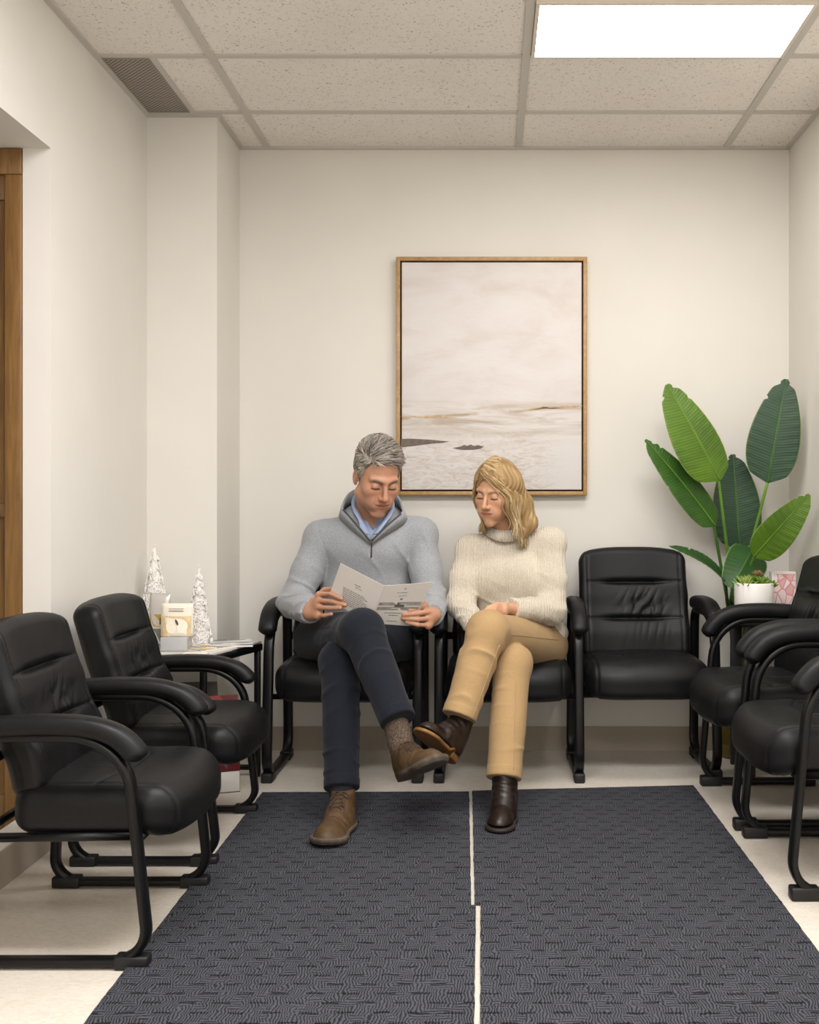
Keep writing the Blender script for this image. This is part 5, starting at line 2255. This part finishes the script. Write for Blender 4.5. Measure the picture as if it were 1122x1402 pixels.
def leaf_material(name, c0, c1, rib):
    k = NT(name)
    a = k.n('ShaderNodeAttribute', attribute_name='tint')
    s = k.n('ShaderNodeSeparateColor'); k.l(a.outputs['Color'], s.inputs[0])
    u, v = s.outputs[0], s.outputs[1]                    # along the midrib, away from it
    ph = k.math('MULTIPLY_ADD', v, -9.0, k.math('MULTIPLY', u, 235.0))
    ph = k.math('ADD', ph, k.math('MULTIPLY', k.noise(k.coord(), 14, 2), 5.0))
    w = k.math('MULTIPLY_ADD', k.math('SINE', ph), .5, .5)
    big = k.noise(k.coord(), 7, 3)
    col = k.ramp(k.math('MULTIPLY_ADD', big, .7, k.math('MULTIPLY', w, .22)), [(.25, lin(c0)), (.75, lin(c1))])
    edge = k.ramp(v, [(.955, (0, 0, 0)), (.985, (1, 1, 1))])
    mid = k.ramp(v, [(.02, (1, 1, 1)), (.05, (0, 0, 0))])
    col = k.mix(mid, col, lin(rib))
    k.base(k.mix(k.math('MULTIPLY', edge, .6), col, lin('#9fb36a')))
    k.set(Roughness=.42, Specular_IOR_Level=.45, Transmission_Weight=0.0)
    k.bump(w, .18, .002)
    return k.m


ML_BRIGHT = leaf_material('bright_leaf', '#3a5a08', '#5d8016', '#86a038')  # own green, with light through the blade partly painted in
ML_MID = leaf_material('mid_green_leaf', '#254710', '#3c661d', '#6b8d3a')
ML_BLUE = leaf_material('blue_green_leaf', '#22392a', '#3b593e', '#6a8a58')
ML_DARK = leaf_material('dark_leaf', '#143510', '#2a5a1c', '#5c8a35')
M_STALK = plain('leaf_stalk', '#5f8a2a', .45, nscale=12, namp=.25)
M_STALKD = plain('dark_leaf_stalk', '#3a6420', .45, nscale=12, namp=.25)


def big_leaf(base, tip, wl, wr, mat, face, bow=.02, fold=.15, shape=1.0, notch=(), seed=0, curl=0.0):
    """One blade: two halves folded along a midrib, bowed along its length, torn a little at the tip."""
    base, tip = np.array(base), np.array(tip)
    L = np.linalg.norm(tip - base)
    f = (tip - base) / L
    nrm = np.array(face, float); nrm -= f * (nrm @ f); nrm /= np.linalg.norm(nrm)
    sd = np.cross(f, nrm)
    NU, NV = 64, 12
    us = np.linspace(0, 1, NU)
    r = np.random.default_rng(seed)
    prof = (np.sin(np.pi * np.clip(us, 0, 1) ** .68 * .97 + .04) ** .62) * (1 - .16 * us ** 2)
    prof = np.where(us > .90, prof * np.sqrt(np.clip((1.012 - us) / .112, 0, 1)), prof)
    prof = np.where(us < .06, prof * np.clip(us / .06, .15, 1) ** .5, prof)
    prof = prof ** shape
    V, T = [], []
    for k_, u in enumerate(us):
        for j in range(-NV, NV + 1):
            v = j / NV
            wdt = (wl if v < 0 else wr) * prof[k_]
            for (nu, ns, dp, wd_) in notch:
                if (ns < 0) == (v < 0) and abs(u - nu) < wd_:
                    wdt *= 1 - dp * (1 - abs(u - nu) / wd_) ** .7
            a = abs(v)
            rip = .0009 * math.sin(u * 75 - a * 5 + r.uniform(-.2, .2)) * a * (1 - a * .3)
            off = fold * a * wdt * (1 - .45 * a) + bow * math.sin(math.pi * u) - curl * u ** 2 + rip
            lag = .10 * a * wdt                           # veins sweep toward the tip
            V.append(base + f * (L * u + lag * (1 - u)) + sd * (v * wdt) + nrm * off)
            T.append((u, a, 0.0))
    V = np.array(V)
    W = 2 * NV + 1
    Q = [(i * W + j, i * W + j + 1, (i + 1) * W + j + 1, (i + 1) * W + j) for i in range(NU - 1) for j in range(W - 1)]
    n = len(V)
    V2 = np.concatenate([V, V - nrm * .0012])
    Q2 = np.array(Q + [tuple(x + n for x in q[::-1]) for q in Q]
                  + [(i * W, (i + 1) * W, (i + 1) * W + n, i * W + n) for i in range(NU - 1)]
                  + [((i + 1) * W + W - 1, i * W + W - 1, i * W + W - 1 + n, (i + 1) * W + W - 1 + n) for i in range(NU - 1)])
    me = make_mesh('leaf', V2, Q2, mat, True)
    tint(me, np.array(T + T))
    o = world_part(link('leaf', me), pl_)
    rib = np.array([V[i * W + NV] + nrm * .0022 for i in range(NU)])
    mm = MB()
    mm.tube(rib[:-1:2], .0065, .005, 8, up=sd, taper=np.linspace(1, .25, len(rib[:-1:2])))
    mm.build('midrib', M_STALK if mat in (ML_BRIGHT, ML_MID) else M_STALKD, o)


def stalk(pts, r0, r1, mat=None):
    path = smooth_path(pts, 8)
    mm = MB()
    mm.tube(path, 1, 1, 10, taper=np.linspace(r0, r1, len(path)) * 2)
    world_part(mm.build('stalk', mat or M_STALK), pl_)


def root_pt(dx, dy):
    return [(VC[0] - .030 + dx, VC[1] + dy, .60), (VC[0] - .012 + dx * .8, VC[1] + dy, .42), (VC[0] + dx * .6, VC[1] + dy * .8, .28)]


front = (0, -1, .25)
LEAVES = [
    # base, tip, left and right half width, material, facing, stalk root offset
    (P(986, 658, 4.20), P(914, 526, 4.20), .115, .080, ML_BRIGHT, (.1, -1, .1), .015, .10, (0.02, 0), ((.95, 1, .5, .02), (.90, -1, .35, .015), (.80, 1, .18, .012)), .80),
    (P(980, 720, 4.27), P(884, 602, 4.23), .075, .062, ML_MID, (.25, -1, .25), .015, .12, (-.015, -.01), ((.93, 1, .5, .02), (.86, 1, .3, .015), (.97, -1, .5, .02), (.55, -1, .12, .012)), .85),
    (P(1052, 661, 4.23), P(1077, 519, 4.18), .112, .098, ML_BLUE, (-.15, -1, .05), .010, .06, (.035, .015), ((.80, -1, .25, .015), (.95, 1, .4, .02), (.95, -1, .4, .02)), .85),
    (P(1014, 752, 4.40), P(1004, 622, 4.40), .108, .100, ML_BLUE, (0, -1, .1), .005, .08, (.01, .025), ((.97, 1, .5, .02), (.95, -1, .5, .02)), .80),
    (P(1033, 762, 4.13), P(1109, 677, 4.00), .062, .078, ML_BRIGHT, (-.1, -1, .3), .012, .12, (.03, -.012), ((.95, -1, .5, .02), (.88, -1, .3, .015)), .85),
    (P(996, 799, 4.17), P(917, 748, 4.06), .044, .040, ML_DARK, (.45, -.55, .8), .020, .75, (-.02, -.02), ((.72, 1, .4, .015),), .9),
]
for i, (bs_, tp_, wl, wr, mt, fc, bow, fold, off, nt, shp) in enumerate(LEAVES):
    big_leaf(bs_, tp_, wl, wr, mt, fc, bow, fold, shp, nt, 40 + i)
    rp = root_pt(*off)
    j = P(1000, 822, 4.33) + np.array([off[0] * .8, off[1] * .8, 0])
    stalk([bs_ + (tp_ - bs_) * .02 + np.array([0, .004, 0]), bs_ * .55 + j * .45 + np.array([0, .01, -.01]), j] + rp, .0058, .0085, M_STALK if i in (0, 2, 4) else M_STALKD)
# young leaf bending over toward the room
big_leaf(P(1031, 751, 4.24), P(1003, 803, 4.10), .088, .080, ML_DARK, (.1, -1, .45), .022, -.22, .45, (), 60, .01)
stalk([P(1031, 752, 4.243), P(1028, 756, 4.30), P(1018, 775, 4.335)] + root_pt(.0, -.01), .0055, .008, M_STALKD)
